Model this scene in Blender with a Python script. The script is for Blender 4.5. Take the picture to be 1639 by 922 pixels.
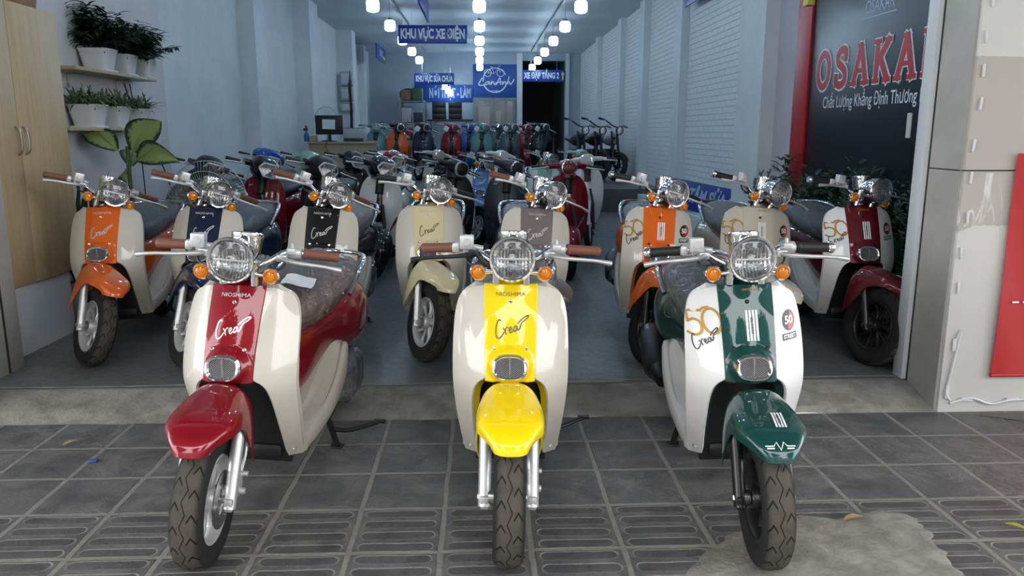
import bpy, bmesh, math, random
from math import sin, cos, pi, radians as R, sqrt, atan2, hypot
from mathutils import Vector as V, Matrix as MX

# ------------------------------------------------------------------ clear
for o in list(bpy.data.objects): bpy.data.objects.remove(o)
S = bpy.context.scene
C = S.collection
random.seed(7)

# ------------------------------------------------------------------ camera
cam_d = bpy.data.cameras.new('camera'); cam = bpy.data.objects.new('camera', cam_d); C.objects.link(cam)
cam_d.sensor_width = 36.0; cam_d.lens = 36.0*1240/1639; cam_d.clip_end = 200
cam.location = (0, 0, 1.3); cam.rotation_euler = (R(90-11.4), 0, R(-2.3))
S.camera = cam

# ------------------------------------------------------------------ light and exposure
SKY = 7.5            # overcast sky
BULB = 27.0           # hanging lamps
EXPOSURE = 0.0
S.view_settings.view_transform = 'Standard'; S.view_settings.look = 'None'
S.view_settings.gamma = 1.0; S.view_settings.use_curve_mapping = False
S.view_settings.exposure = EXPOSURE
W = bpy.data.worlds.new('overcast_sky'); S.world = W; W.use_nodes = True
nt = W.node_tree; nt.nodes.clear()
wo = nt.nodes.new('ShaderNodeOutputWorld'); bg = nt.nodes.new('ShaderNodeBackground')
tc = nt.nodes.new('ShaderNodeTexCoord'); sx = nt.nodes.new('ShaderNodeSeparateXYZ'); cr = nt.nodes.new('ShaderNodeValToRGB')
cr.color_ramp.elements[0].position = 0.0; cr.color_ramp.elements[0].color = (.75, .78, .82, 1)
cr.color_ramp.elements[1].position = 0.8; cr.color_ramp.elements[1].color = (1.0, 1.0, 1.0, 1)
nt.links.new(tc.outputs['Generated'], sx.inputs[0]); nt.links.new(sx.outputs['Z'], cr.inputs[0])
nt.links.new(cr.outputs[0], bg.inputs[0]); bg.inputs[1].default_value = SKY
nt.links.new(bg.outputs[0], wo.inputs[0])

# ------------------------------------------------------------------ node helpers
class N:
    """tiny expression builder over Math nodes"""
    def __init__(s, t, sock): s.t, s.k = t, sock
    def _m(s, op, *a):
        n = s.t.nodes.new('ShaderNodeMath'); n.operation = op
        for i, v in enumerate((s,)+a):
            if isinstance(v, N): s.t.links.new(v.k, n.inputs[i])
            else: n.inputs[i].default_value = v
        return N(s.t, n.outputs[0])
    def __add__(s, o): return s._m('ADD', o)
    def __sub__(s, o): return s._m('SUBTRACT', o)
    def __mul__(s, o): return s._m('MULTIPLY', o)
    def __truediv__(s, o): return s._m('DIVIDE', o)
    def abs(s): return s._m('ABSOLUTE')
    def frac(s): return s._m('FRACT')
    def floor(s): return s._m('FLOOR')
    def lt(s, o): return s._m('LESS_THAN', o)
    def gt(s, o): return s._m('GREATER_THAN', o)
    def max(s, o): return s._m('MAXIMUM', o)
    def min(s, o): return s._m('MINIMUM', o)
    def pow(s, o): return s._m('POWER', o)
    def sqrt(s): return s._m('SQRT')
    def sin(s): return s._m('SINE')
    def ramp(s, a, b, x=0.0, y=1.0):
        n = s.t.nodes.new('ShaderNodeMapRange'); n.interpolation_type = 'SMOOTHSTEP'
        s.t.links.new(s.k, n.inputs[0])
        for i, v in enumerate((a, b, x, y)): n.inputs[i+1].default_value = v
        return N(s.t, n.outputs[0])
def mix(t, f, a, b):
    n = t.nodes.new('ShaderNodeMix'); n.data_type = 'RGBA'
    for i, v in ((0, f), (6, a), (7, b)):
        if isinstance(v, N): t.links.new(v.k, n.inputs[i])
        elif isinstance(v, (int, float)): n.inputs[i].default_value = v
        else: n.inputs[i].default_value = (*v[:3], 1)
    return N(t, n.outputs[2])
def coords(t, kind='Object'):
    c = t.nodes.new('ShaderNodeTexCoord'); sp = t.nodes.new('ShaderNodeSeparateXYZ')
    t.links.new(c.outputs[kind], sp.inputs[0])
    return [N(t, sp.outputs[i]) for i in range(3)] + [N(t, c.outputs[kind])]
def noise(t, vec, scale, detail=4, rough=.55, dist=0.0, stretch=None):
    if stretch:
        m = t.nodes.new('ShaderNodeMapping'); t.links.new(vec.k, m.inputs[0]); m.inputs[3].default_value = stretch
        vec = N(t, m.outputs[0])
    n = t.nodes.new('ShaderNodeTexNoise'); t.links.new(vec.k, n.inputs['Vector'])
    n.inputs['Scale'].default_value = scale; n.inputs['Detail'].default_value = detail
    n.inputs['Roughness'].default_value = rough; n.inputs['Distortion'].default_value = dist
    return N(t, n.outputs['Fac'])
def newmat(name):
    m = bpy.data.materials.new(name); m.use_nodes = True
    return m, m.node_tree, m.node_tree.nodes['Principled BSDF']
def setp(b, t, **k):
    for a, v in k.items():
        i = b.inputs[{'col':'Base Color','rough':'Roughness','metal':'Metallic','coat':'Coat Weight','coatr':'Coat Roughness',
              'spec':'Specular IOR Level','trans':'Transmission Weight','ior':'IOR','em':'Emission Color','ems':'Emission Strength',
              'alpha':'Alpha','normal':'Normal','sheen':'Sheen Weight','sss':'Subsurface Weight'}[a]]
        if isinstance(v, N): t.links.new(v.k, i)
        elif isinstance(v, (tuple, list)): i.default_value = (*v[:3], 1)
        else: i.default_value = v
def bump(t, h, strength=.3, dist=.01):
    n = t.nodes.new('ShaderNodeBump'); t.links.new(h.k, n.inputs['Height'])
    n.inputs['Strength'].default_value = strength; n.inputs['Distance'].default_value = dist
    return N(t, n.outputs[0])
def mat(name, col, rough=.5, **k):
    m, t, b = newmat(name); setp(b, t, col=col, rough=rough, **k); return m
def paint(name, col, metal=0.0, flake=0.0):
    m, t, b = newmat(name)
    setp(b, t, col=col, rough=.38, metal=metal*.6, spec=.15, coat=1.0, coatr=.02)
    return m
def noisy(name, c1, c2, scale, rough=.6, bstr=.0, bdist=.004, stretch=None, lo=.35, hi=.65, **k):
    m, t, b = newmat(name); x, y, z, v = coords(t)
    n = noise(t, v, scale, 6, .6, 0, stretch)
    setp(b, t, col=mix(t, n.ramp(lo, hi), c1, c2), rough=rough, **k)
    if bstr: setp(b, t, normal=bump(t, n, bstr, bdist))
    return m
def film(name, tint=(1, 1, 1), gloss=.10, haze=.10, scale=18, bs=.6, wr=True, stretch=(1, 1, 1)):
    """clear plastic: transparent body, glossy wrinkles, highlight streaks painted white along folds"""
    m = bpy.data.materials.new(name); m.use_nodes = True; t = m.node_tree; t.nodes.clear()
    o = t.nodes.new('ShaderNodeOutputMaterial'); tr = t.nodes.new('ShaderNodeBsdfTransparent'); gl = t.nodes.new('ShaderNodeBsdfGlossy')
    df = t.nodes.new('ShaderNodeBsdfDiffuse'); m1 = t.nodes.new('ShaderNodeMixShader'); m2 = t.nodes.new('ShaderNodeMixShader')
    tr.inputs[0].default_value = (*tint, 1); gl.inputs['Roughness'].default_value = .08; df.inputs[0].default_value = (.85, .87, .9, 1)
    lw = t.nodes.new('ShaderNodeLayerWeight'); lw.inputs[0].default_value = .25
    t.links.new(tr.outputs[0], m1.inputs[1]); t.links.new(df.outputs[0], m1.inputs[2])
    t.links.new(m1.outputs[0], m2.inputs[1]); t.links.new(gl.outputs[0], m2.inputs[2])
    g = N(t, lw.outputs['Fresnel'])*.8 + gloss
    if wr:
        x, y, z, v = coords(t)
        a = noise(t, v, scale, 3, .5, 1.6, stretch); r = ((a-.5).abs()*2)
        f = r.ramp(0, .07, 1, 0); b2 = noise(t, v, scale*.6, 2)
        t.links.new(bump(t, r, bs, .02).k, gl.inputs['Normal'])
        t.links.new((f*b2.ramp(.4, .65)*.45+haze).k, m1.inputs[0]); g = g + f*.12  # white mixed in along the folds as painted highlights, over an even haze
    else: m1.inputs[0].default_value = haze
    t.links.new(g.k, m2.inputs[0]); t.links.new(m2.outputs[0], o.inputs[0])
    return m

# ------------------------------------------------------------------ object helpers
def tag(o, label=None, cat=None, group=None, kind=None):
    if label: o['label'] = label
    if cat: o['category'] = cat
    if group: o['group'] = group
    if kind: o['kind'] = kind
    return o
def thing(name, label, cat, loc=(0, 0, 0), rz=0, group=None):
    o = bpy.data.objects.new(name, None); C.objects.link(o); o.empty_display_size = .05
    o.location = loc; o.rotation_euler = (0, 0, rz)
    return tag(o, label, cat, group)
def catmull(P, n):
    """resample a polyline of tuples with a Catmull-Rom curve to n points"""
    P = [V(p) for p in P]; m = len(P)-1; out = []
    for i in range(n):
        s = i*m/(n-1); k = min(int(s), m-1); u = s-k
        a, b, c, d = P[max(k-1, 0)], P[k], P[k+1], P[min(k+2, m)]
        if k == 0: a = b*2-c
        if k+1 == m: d = c*2-b
        out.append(.5*((2*b)+(c-a)*u+(2*a-5*b+4*c-d)*u*u+(3*b-a-3*c+d)*u**3))
    return out
def interp(T, x):
    """smooth 1-D table lookup"""
    if x <= T[0][0]: return T[0][1]
    if x >= T[-1][0]: return T[-1][1]
    for i in range(len(T)-1):
        if x <= T[i+1][0]:
            x0, y0 = T[i]; x1, y1 = T[i+1]; u = (x-x0)/(x1-x0); h = x1-x0
            m0 = (y1-T[i-1][1])/(x1-T[i-1][0]) if i > 0 else (y1-y0)/h
            m1 = (T[i+2][1]-y0)/(T[i+2][0]-x0) if i+2 < len(T) else (y1-y0)/h
            return (2*u**3-3*u*u+1)*y0+(u**3-2*u*u+u)*h*m0+(-2*u**3+3*u*u)*y1+(u**3-u*u)*h*m1
def axes(d):
    d = V(d).normalized(); a = V((0, 0, 1)) if abs(d.z) < .9 else V((1, 0, 0))
    u = d.cross(a).normalized(); return u, d.cross(u).normalized(), d
class MB:
    def __init__(s): s.v = []; s.f = []
    def add(s, vs, fs):
        o = len(s.v); s.v += [tuple(p) for p in vs]; s.f += [tuple(i+o for i in f) for f in fs]; return s
    def box(s, c, d, rot=None, bev=0):
        bm = bmesh.new(); bmesh.ops.create_cube(bm, size=1)
        for v in bm.verts: v.co = V((v.co.x*d[0], v.co.y*d[1], v.co.z*d[2]))
        if bev: bmesh.ops.bevel(bm, geom=list(bm.edges), offset=bev, segments=2, affect='EDGES', profile=.5)
        M = (rot.to_4x4() if rot is not None else MX())
        bm.verts.index_update()
        s.add([V(c)+M@v.co for v in bm.verts], [[v.index for v in f.verts] for f in bm.faces]); bm.free(); return s
    def tube(s, P, r, n=10, cap=True, closed=False):
        P = [V(p) for p in P]; m = len(P); rr = r if isinstance(r, (list, tuple)) else [r]*m
        vs = []; prev = None
        for i in range(m):
            if closed: d = P[(i+1) % m]-P[i-1]
            else: d = P[min(i+1, m-1)]-P[max(i-1, 0)]
            d = d.normalized()
            if prev is None: u, w, _ = axes(d)
            else:
                u = (prev-d*prev.dot(d))
                u = u.normalized() if u.length > 1e-6 else axes(d)[0]
                w = d.cross(u)
            prev = u
            for k in range(n):
                a = 2*pi*k/n; vs.append(P[i]+(u*cos(a)+w*sin(a))*rr[i])
        fs = []
        for i in range(m if closed else m-1):
            j = (i+1) % m
            for k in range(n): fs.append((i*n+k, i*n+(k+1) % n, j*n+(k+1) % n, j*n+k))
        if cap and not closed: fs += [tuple(range(n))[::-1], tuple((m-1)*n+k for k in range(n))]
        return s.add(vs, fs)
    def lathe(s, prof, o, d, n=32, cap=False, closed=False, sx=1.0, sy=1.0):
        """prof = [(radius, along)], around axis d through o"""
        u, w, d = axes(d); o = V(o); vs = []; m = len(prof)
        for r, h in prof:
            for k in range(n):
                a = 2*pi*k/n; vs.append(o+d*h+(u*cos(a)*sx+w*sin(a)*sy)*r)
        fs = []
        for i in range(m if closed else m-1):
            j = (i+1) % m
            for k in range(n): fs.append((i*n+k, i*n+(k+1) % n, j*n+(k+1) % n, j*n+k))
        if cap: fs += [tuple(range(n))[::-1], tuple((m-1)*n+k for k in range(n))]
        return s.add(vs, fs)
    def grid(s, G, closed=False):
        nu, nv = len(G), len(G[0]); vs = [p for r in G for p in r]; fs = []
        for i in range(nu-1):
            for j in range(nv if closed else nv-1):
                k = (j+1) % nv; fs.append((i*nv+j, i*nv+k, (i+1)*nv+k, (i+1)*nv+j))
        return s.add(vs, fs)
    def shell(s, G, t, flip=False):
        """solid sheet from a grid of front points: back face t behind, rounded rim"""
        G = [[V(p) for p in r] for r in G]; nu, nv = len(G), len(G[0])
        def nrm(i, j):
            a = G[min(i+1, nu-1)][j]-G[max(i-1, 0)][j]; b = G[i][min(j+1, nv-1)]-G[i][max(j-1, 0)]
            n = a.cross(b); n = n.normalized() if n.length > 1e-12 else V((0, 0, 1)); return -n if flip else n
        Nn = [[nrm(i, j) for j in range(nv)] for i in range(nu)]
        ring = [(0, j) for j in range(nv)]+[(i, nv-1) for i in range(1, nu)]+[(nu-1, j) for j in range(nv-2, -1, -1)]+[(i, 0) for i in range(nu-2, 0, -1)]
        front = [G[i][j] for i in range(nu) for j in range(nv)]
        back = [G[i][j]-Nn[i][j]*t for i in range(nu) for j in range(nv)]
        fs = [(i*nv+j, (i+1)*nv+j, (i+1)*nv+j+1, i*nv+j+1) for i in range(nu-1) for j in range(nv-1)]
        o = nu*nv
        fs += [tuple(x+o for x in f[::-1]) for f in fs]
        vs = front+back; mid = len(vs); m = len(ring)
        for i, j in ring:
            ii = 1 if i == 0 else (nu-2 if i == nu-1 else i); jj = 1 if j == 0 else (nv-2 if j == nv-1 else j)
            e = (G[i][j]-G[ii][jj]); e = e.normalized() if e.length > 1e-9 else V((0, 0, 0))
            vs.append(G[i][j]-Nn[i][j]*t*.5+e*t*.42)
        for k in range(m):
            a = ring[k][0]*nv+ring[k][1]; b = ring[(k+1) % m][0]*nv+ring[(k+1) % m][1]
            fs += [(a, b, mid+(k+1) % m, mid+k), (mid+k, mid+(k+1) % m, b+o, a+o)]
        if flip: fs = [f[::-1] for f in fs]
        return s.add(vs, fs)
    def ball(s, c, r, n=16, m=10):
        r = (r, r, r) if isinstance(r, (int, float)) else r
        G = [[V(c)+V((r[0]*sin(pi*i/m)*cos(2*pi*j/n), r[1]*sin(pi*i/m)*sin(2*pi*j/n), r[2]*cos(pi*i/m))) for j in range(n)] for i in range(m+1)]
        return s.grid(G, True)
    def prism(s, pts, y0, y1):
        """2-D outline (x,z) extruded along y"""
        n = len(pts)
        vs = [(x, y0, z) for x, z in pts]+[(x, y1, z) for x, z in pts]
        return s.add(vs, [tuple(range(n)), tuple(range(2*n-1, n-1, -1))]+[(i, i+n, (i+1) % n+n, (i+1) % n) for i in range(n)])
    def strokes(s, paths, w, fn, n=0, th=.0):
        """flat ribbons along 2-D polylines; fn maps (x,z) to 3-D"""
        for p in paths:
            if n: p = [tuple(q) for q in catmull([(a, b, 0) for a, b in p], n)]
            P = [V((q[0], q[1])) for q in p]; m = len(P); vs = []; loop = (P[0]-P[-1]).length < 1e-6
            for i in range(m):
                d = (P[min(i+1, m-1)]-P[max(i-1, 0)]); d = d.normalized() if d.length > 0 else V((1, 0)); q = V((-d.y, d.x))*w*.5
                if i == 0 and not loop: P[i] = P[i]-d*w*.3
                if i == m-1 and not loop: P[i] = P[i]+d*w*.3
                vs += [P[i]+q, P[i]-q]
            s.add([fn(a.x, a.y) for a in vs], [(2*i, 2*i+2, 2*i+3, 2*i+1) for i in range(m-1)])
        return s
    def mesh(s, name, angle=38, fix=True):
        me = bpy.data.meshes.new(name); me.from_pydata(s.v, [], s.f)
        if fix:
            bm = bmesh.new(); bm.from_mesh(me); bmesh.ops.remove_doubles(bm, verts=bm.verts, dist=1e-6)
            bmesh.ops.recalc_face_normals(bm, faces=bm.faces); bm.to_mesh(me); bm.free()
        me.shade_smooth()
        try: me.set_sharp_from_angle(angle=R(angle))
        except Exception: pass
        me.materials.append(None)
        return me
CACHE = {}
def cached(key, fn, angle=38, fix=True):
    if key not in CACHE:
        m = fn(); CACHE[key] = m.mesh(key, angle, fix) if isinstance(m, MB) else m
    return CACHE[key]
def put(name, me, material, parent=None, M=None):
    """one mesh object; the material sits on the object so that meshes can be shared"""
    if isinstance(me, MB): me = me.mesh(name)
    o = bpy.data.objects.new(name, me); C.objects.link(o)
    if not me.materials: me.materials.append(None)
    o.material_slots[0].link = 'OBJECT'; o.material_slots[0].material = material
    if parent: o.parent = parent
    if M is not None: o.matrix_local = M
    return o
def struct(name, me, material):
    o = put(name, me, material); o['kind'] = 'structure'; return o
def text_mesh(txt, size, fn=None, bold=0.0, sx=1.0, align='CENTER', shear=0.0, ext=0.0, space=1.0, key=None):
    cu = bpy.data.curves.new('t', 'FONT'); cu.body = txt; cu.size = size; cu.align_x = align; cu.align_y = 'CENTER'
    cu.offset = bold; cu.shear = shear; cu.extrude = ext; cu.resolution_u = 3; cu.space_character = space
    ob = bpy.data.objects.new('t', cu); C.objects.link(ob)
    dg = bpy.context.evaluated_depsgraph_get(); me = bpy.data.meshes.new_from_object(ob.evaluated_get(dg))
    bpy.data.objects.remove(ob)
    for v in me.vertices:
        x, z, e = v.co.x*sx, v.co.y, v.co.z
        p = fn(x, z) if fn else V((x, 0, z))
        v.co = V(p)+V((0, -e if not fn else 0, 0))
    me.materials.clear(); me.materials.append(None)
    return me
# ------------------------------------------------------------------ materials
CREAM = paint('cream_gloss_plastic', (.63, .59, .515))
WHITE = paint('white_gloss_plastic', (.80, .79, .78))
RED = paint('deep_red_metallic', (.235, .002, .009), .25)
YELLOW = paint('yellow_gloss', (.92, .66, .0))
GREEN = paint('dark_green_metallic', (.004, .055, .048), .2)
ORANGE = paint('orange_gloss', (.75, .13, .008))
NAVY = paint('navy_gloss', (.006, .012, .045))
BLACKG = paint('black_gloss', (.006, .006, .008))
VANILLA = paint('vanilla_gloss', (.68, .60, .36))
MAUVE = paint('mauve_grey_metallic', (.20, .165, .165), .3)
IVORY = paint('ivory_gloss', (.56, .51, .41))
MAROON = paint('maroon_gloss', (.11, .004, .010))
BERRY = paint('berry_red_gloss', (.20, .004, .016))
TEAL = paint('soft_teal_gloss', (.12, .28, .28))
MINT = paint('mint_gloss', (.26, .48, .38))
SLATE = noisy('slate_grey_satin', (.035, .045, .06), (.04, .05, .066), 5, .35)
GREYGREEN = paint('grey_green_gloss', (.07, .10, .105))
BLUEG = paint('blue_gloss', (.015, .10, .42))
SKYBLUE = paint('sky_blue_gloss', (.10, .26, .55))
SATINBLACK = mat('satin_black', (.012, .012, .014), .42)
PLASTIC = mat('black_plastic', (.016, .016, .017), .5)
FORKBLACK = mat('black_painted_metal', (.012, .012, .013), .3)
RUBBERGRIP = mat('brown_rubber_grip', (.20, .075, .048), .55)
BLACKGRIP = mat('black_rubber_grip', (.014, .014, .015), .5)
CHROME = mat('chrome', (.82, .82, .83), .07, metal=1.0)
SILVER = mat('brushed_silver', (.68, .68, .69), .42, metal=.75)
CASTSILVER = mat('cast_silver', (.66, .66, .66), .42, metal=.55)
STEEL = mat('steel', (.5, .5, .5), .28, metal=1.0)
DULLSTEEL = mat('dull_steel_mesh', (.34, .34, .34), .45, metal=.7)
GOLD = mat('gold_decal', (.42, .24, .05), .4, metal=.3)
DECALBLACK = mat('black_decal', (.01, .01, .01), .35)
DECALWHITE = mat('white_decal', (.85, .85, .85), .35)
DECALSILVER = mat('silver_decal', (.80, .79, .76), .25, metal=.4)
DECALGREY = mat('dark_grey_decal', (.10, .085, .05), .35)
DECALRED = mat('red_decal', (.5, .01, .012), .3)
AMBER = mat('amber_lens', (1.0, .30, .0), .12, trans=.35, coat=1.0)
CLEARLENS = film('clear_lens', (1, 1, 1), .05, .01, wr=False)
WRAP = film('clear_plastic_wrap', (.97, .975, .98), .035, .035, 26, .8, stretch=(1, 1, 1))
GREYWRAP = noisy('grey_plastic_wrap', (.08, .085, .105), (.22, .225, .26), 20, .25, 1.0, .02, coat=.6)
SEATBROWN = noisy('brown_seat_vinyl', (.15, .075, .05), (.17, .088, .06), 60, .5)
SEATGREY = noisy('dark_grey_seat_vinyl', (.035, .042, .052), (.045, .052, .064), 60, .5)
PAPER = mat('white_paper', (.82, .83, .86), .7)
def reflector_mat():
    m, t, b = newmat('faceted_reflector'); x, y, z, v = coords(t)
    a = ((x*95).frac()-.5).abs()*2; n = noise(t, v, 60, 2)
    setp(b, t, col=mix(t, n.ramp(.35, .6), (.62, .63, .66), (.95, .95, .96)), rough=.22, metal=1.0, normal=bump(t, a+n*1.2, .7, .01)); return m
REFLECTOR = reflector_mat()
def tire_mat(name, dusty):
    m, t, b = newmat(name); x, y, z, v = coords(t)
    a = y._m('ARCTAN2', z)*(19/(2*pi)); r = (y*y+z*z).sqrt()
    tri = ((a.frac()-.5).abs()*4-1)
    g1 = (x-tri*.0070).abs().ramp(.0008, .0019, 1, 0)
    ax = x.abs(); sgn = x.gt(0)*.5
    bend = (ax-.024).abs()*26
    g2 = (((a+sgn+bend).frac()-.5).abs()).ramp(.035, .075, 1, 0)*ax.ramp(.011, .0125)*ax.ramp(.036, .040, 1, 0)
    g = g1.max(g2)*r.ramp(.188, .192)
    n = noise(t, v, 25, 5)
    tread = r.ramp(.194, .206)*ax.ramp(.034, .043, 1, .1)
    base = mix(t, tread*n.ramp(.2, .6, .55, 1.0), (.018, .018, .019), dusty)
    setp(b, t, col=mix(t, g, base, (.004, .004, .004)), rough=.75, spec=.3, normal=bump(t, (g*-1)+n*.12, .9, .004)); return m
TIRE = tire_mat('dusty_tire_rubber', (.075, .065, .053))
TIREDARK = tire_mat('tire_rubber', (.035, .034, .033))
# ------------------------------------------------------------------ shared scooter geometry
def loft(st, n=28, m=24, noise_amp=0.0, seed=1):
    """closed body from stations (y, z_bottom, z_top, half_width, exponent)"""
    cols = [[(s[0], s[k]) for s in st] for k in range(1, 5)]
    y0, y1 = st[0][0], st[-1][0]; rnd = random.Random(seed); G = []
    for i in range(m):
        u = i/(m-1); y = y0+(y1-y0)*(.5-.5*cos(pi*u)*(.35+.65*abs(cos(pi*u)) if False else 1))
        zb, zt, hw, e = [interp(c, y) for c in cols]
        zc, hh = (zb+zt)/2, (zt-zb)/2; row = []
        for k in range(n):
            a = 2*pi*k/n; ca, sa = cos(a), sin(a)
            q = 1+(rnd.uniform(-1, 1)*noise_amp if noise_amp else 0)
            row.append((hw*q*math.copysign(abs(ca)**(2/e), ca), y, zc+hh*q*math.copysign(abs(sa)**(2/e), sa)))
        G.append(row)
    b = MB().grid(G, True); b.f.append(tuple(range(n))[::-1]); b.f.append(tuple((m-1)*n+k for k in range(n)))
    return b
AX_P = V((0, .36, .90)); AX_D = V((0, .45, .893)).normalized()
def steer_mx(th, p=AX_P, d=AX_D):
    return MX.Translation(p)@MX.Rotation(th, 4, d)@MX.Translation(-p)

def wheel_tire(r=.209, w=.045, rim=.134, n=72):
    k = (r-rim)/.081
    prof = [(-w*.62, rim-.006), (-w*.80, rim+.004*k), (-w*1.0, rim+.026*k), (-w*1.02, rim+.042*k), (-w*.95, rim+.058*k), (-w*.80, rim+.070*k), (-w*.50, rim+.0785*k), (0, r)]
    prof = prof+[(-a, b) for a, b in prof[-2::-1]]
    return MB().lathe([(b, a) for a, b in prof], (0, 0, 0), (1, 0, 0), n)
def wheel_rim(spokes=5, r=.137, twin=True):
    m = MB()
    m.lathe([(r, -.033), (r-.004, -.036), (r-.012, -.034), (r-.020, -.024), (r-.024, 0), (r-.020, .024), (r-.012, .034), (r-.004, .036), (r, .033), (r-.006, 0)], (0, 0, 0), (1, 0, 0), 56, closed=True)
    m.lathe([(.012, -.04), (.030, -.04), (.034, -.034), (.034, .034), (.030, .04), (.012, .04)], (0, 0, 0), (1, 0, 0), 28, closed=True)
    for i in range(spokes):
        a0 = 2*pi*i/spokes+.3
        for q in ((-.20, .20) if twin else (0,)):
            a, b = a0+q*.6, a0+q*1.6
            m.tube([(0, .028*cos(a), .028*sin(a)), (0.004, .075*cos((a+b)/2), .075*sin((a+b)/2)), (0, (r-.018)*cos(b), (r-.018)*sin(b))], [.011, .0085, .010], 6)
    return m
def wire_rim(r=.19):
    m = MB()
    m.lathe([(r, -.016), (r-.014, -.014), (r-.018, 0), (r-.014, .014), (r, .016), (r-.004, 0)], (0, 0, 0), (1, 0, 0), 48, closed=True)
    m.lathe([(.01, -.04), (.028, -.04), (.03, 0), (.028, .04), (.01, .04)], (0, 0, 0), (1, 0, 0), 16, closed=True)
    for i in range(28):
        a = 2*pi*i/28; b = a+(.5 if i % 2 else -.5); s = .03 if i % 4 < 2 else -.03
        m.tube([(s, .026*cos(b), .026*sin(b)), (0, (r-.012)*cos(a), (r-.012)*sin(a))], .0016, 4, False)
    return m
def brake_disc():
    m = MB(); n = 60; rr = [.046, .056, .060, .066, .070, .076, .080, .088]
    for x in (-.0015, .0015):
        vs = [(x, r*cos(2*pi*k/n), r*sin(2*pi*k/n)) for r in rr for k in range(n)]; fs = []
        for i in range(len(rr)-1):
            for k in range(n):
                if i in (1, 3, 5) and (k+i) % 3 == 0: continue
                fs.append((i*n+k, i*n+(k+1) % n, (i+1)*n+(k+1) % n, (i+1)*n+k))
        m.add(vs, fs)
    for k in range(5): m.box((0, .04*cos(k*1.257), .04*sin(k*1.257)), (.003, .018, .012), MX.Rotation(k*1.257, 3, 'X'))
    return m
def lever(s):
    """brake lever along +x (s=1) or -x"""
    P = catmull([(s*.115, .335, .905), (s*.15, .305, .903), (s*.20, .290, .900), (s*.27, .288, .896), (s*.325, .298, .886)], 16)
    m = MB().tube(P, [.009, .009, .009, .0085, .008, .0075, .007, .007, .0065, .0065, .006, .006, .006, .007, .0085, .0085], 10)
    m.box((s*.125, .335, .905), (.034, .026, .022), bev=.004); return m
def grip(s, y=.384, z=.917):
    a = V((s*.185, y, z)); b = V((s*.300, y+.022, z-.008)); d = (b-a); L = d.length
    prof = [(.0, 0), (.0165, 0), (.0195, .004), (.0195, .008), (.0165, .011)]
    for i in range(9): prof += [(.0162, .012+i*.0108), (.0168, .016+i*.0108)]
    prof += [(.0168, L-.004), (.014, L), (0, L)]
    return MB().lathe(prof, a, d, 20)

# ------------------------------------------------------------------ the two-tone scooter of the front rows
YC = [(.10, .43), (.18, .365), (.30, .275), (.42, .205), (.50, .176), (.60, .195), (.70, .237), (.80, .288), (.86, .315)]
def SH(x, z):
    """front face of the leg shield"""
    return interp(YC, z)+.105*min(1.15, abs(x)/.19)**2.2
def STRIP(x, z):
    q = 1-((x/.073)**2+((z-.572)/.060)**2)
    return SH(x, z)-.005-(.024*min(1, q*2.2)**.8 if q > 0 else 0)
IN = [(.088, .805), (.087, .75), (.0845, .68), (.082, .60), (.079, .538), (.087, .521), (.105, .506), (.119, .480), (.126, .43), (.127, .36), (.125, .28), (.119, .182)]
OUT = [(.122, .799), (.166, .772), (.185, .715), (.191, .64), (.192, .56), (.191, .50), (.189, .45), (.185, .39), (.178, .31), (.169, .23), (.161, .180)]
IN_S = [tuple(p)[:2] for p in catmull([(a, b, 0) for a, b in IN], 44)]
OUT_S = [tuple(p)[:2] for p in catmull([(a, b, 0) for a, b in OUT], 44)]
def panel_mesh(s, off=0.0, t=.012):
    G = []
    for (xi, zi), (xo, zo) in zip(IN_S, OUT_S):
        row = []
        for k in range(15):
            u = k/14; x = xi+(xo-xi)*u; z = zi+(zo-zi)*u; row.append((s*x, SH(x, z)+off, z))
        G.append(row)
    return MB().shell(G, t, flip=(s < 0))
def strip_mesh():
    G = []
    for i in range(40):
        z = .812-(.812-.519)*i/39; h = .0875-.0085*(i/39)
        G.append([(h*(-1+2*k/24), STRIP(h*(-1+2*k/24), z), z) for k in range(25)])
    m = MB().shell(G, .010)
    G = []
    for i in range(8):
        z = .808+.032*i/7; h = .062-.016*i/7
        G.append([(h*(-1+2*k/12), .290+.05*i/7+.05*abs(-1+2*k/12)**2, z) for k in range(13)])
    return m.shell(G, .006, flip=True)
def inner_shield_mesh():
    m = MB()
    for s in (-1, 1):
        G = []
        for (xi, zi), (xo, zo) in zip(IN_S, OUT_S):
            xi2 = 0 if zi > .53 else xi+.002
            row = []
            for k in range(15):
                u = k/14; x = xi2+(xo-.002-xi2)*u; z = zi+(zo-zi)*u
                row.append((s*x, SH(x, z)+.014+.028*(1-(u*u if k else 0)), z))
            G.append(row)
        m.shell(G, .022, flip=(s < 0))
    return m
def arch_mesh():
    """dark wheel housing behind the front mudguard"""
    m = MB(); G = []
    for (xi, zi) in IN_S[15:]:
        G.append([(xi*(-1+2*k/10), SH(xi, zi)+.055+.14*(1-(-1+2*k/10)**4), zi+.035*(1-(-1+2*k/10)**2)) for k in range(11)])
    m.shell(G, .01)
    for s in (-1, 1):
        m.shell([[(s*xi, SH(xi, zi)+.015+.05*k, zi) for k in range(4)] for (xi, zi) in IN_S[15:]], .006, flip=(s > 0))
    m.box((0, .424, .35), (.25, .02, .40), bev=.006); m.box((0, .46, .19), (.19, .12, .06), None, .02)
    return m
def arch_lip_mesh():
    m = MB()
    for s in (-1, 1):
        m.shell([[(s*(xi-.001-.022*k/3), SH(xi, zi)+.010+.040*k/3, zi+.0005-.012*k/3) for k in range(4)] for (xi, zi) in IN_S[15:]], .004, flip=(s > 0))
    return m
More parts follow.
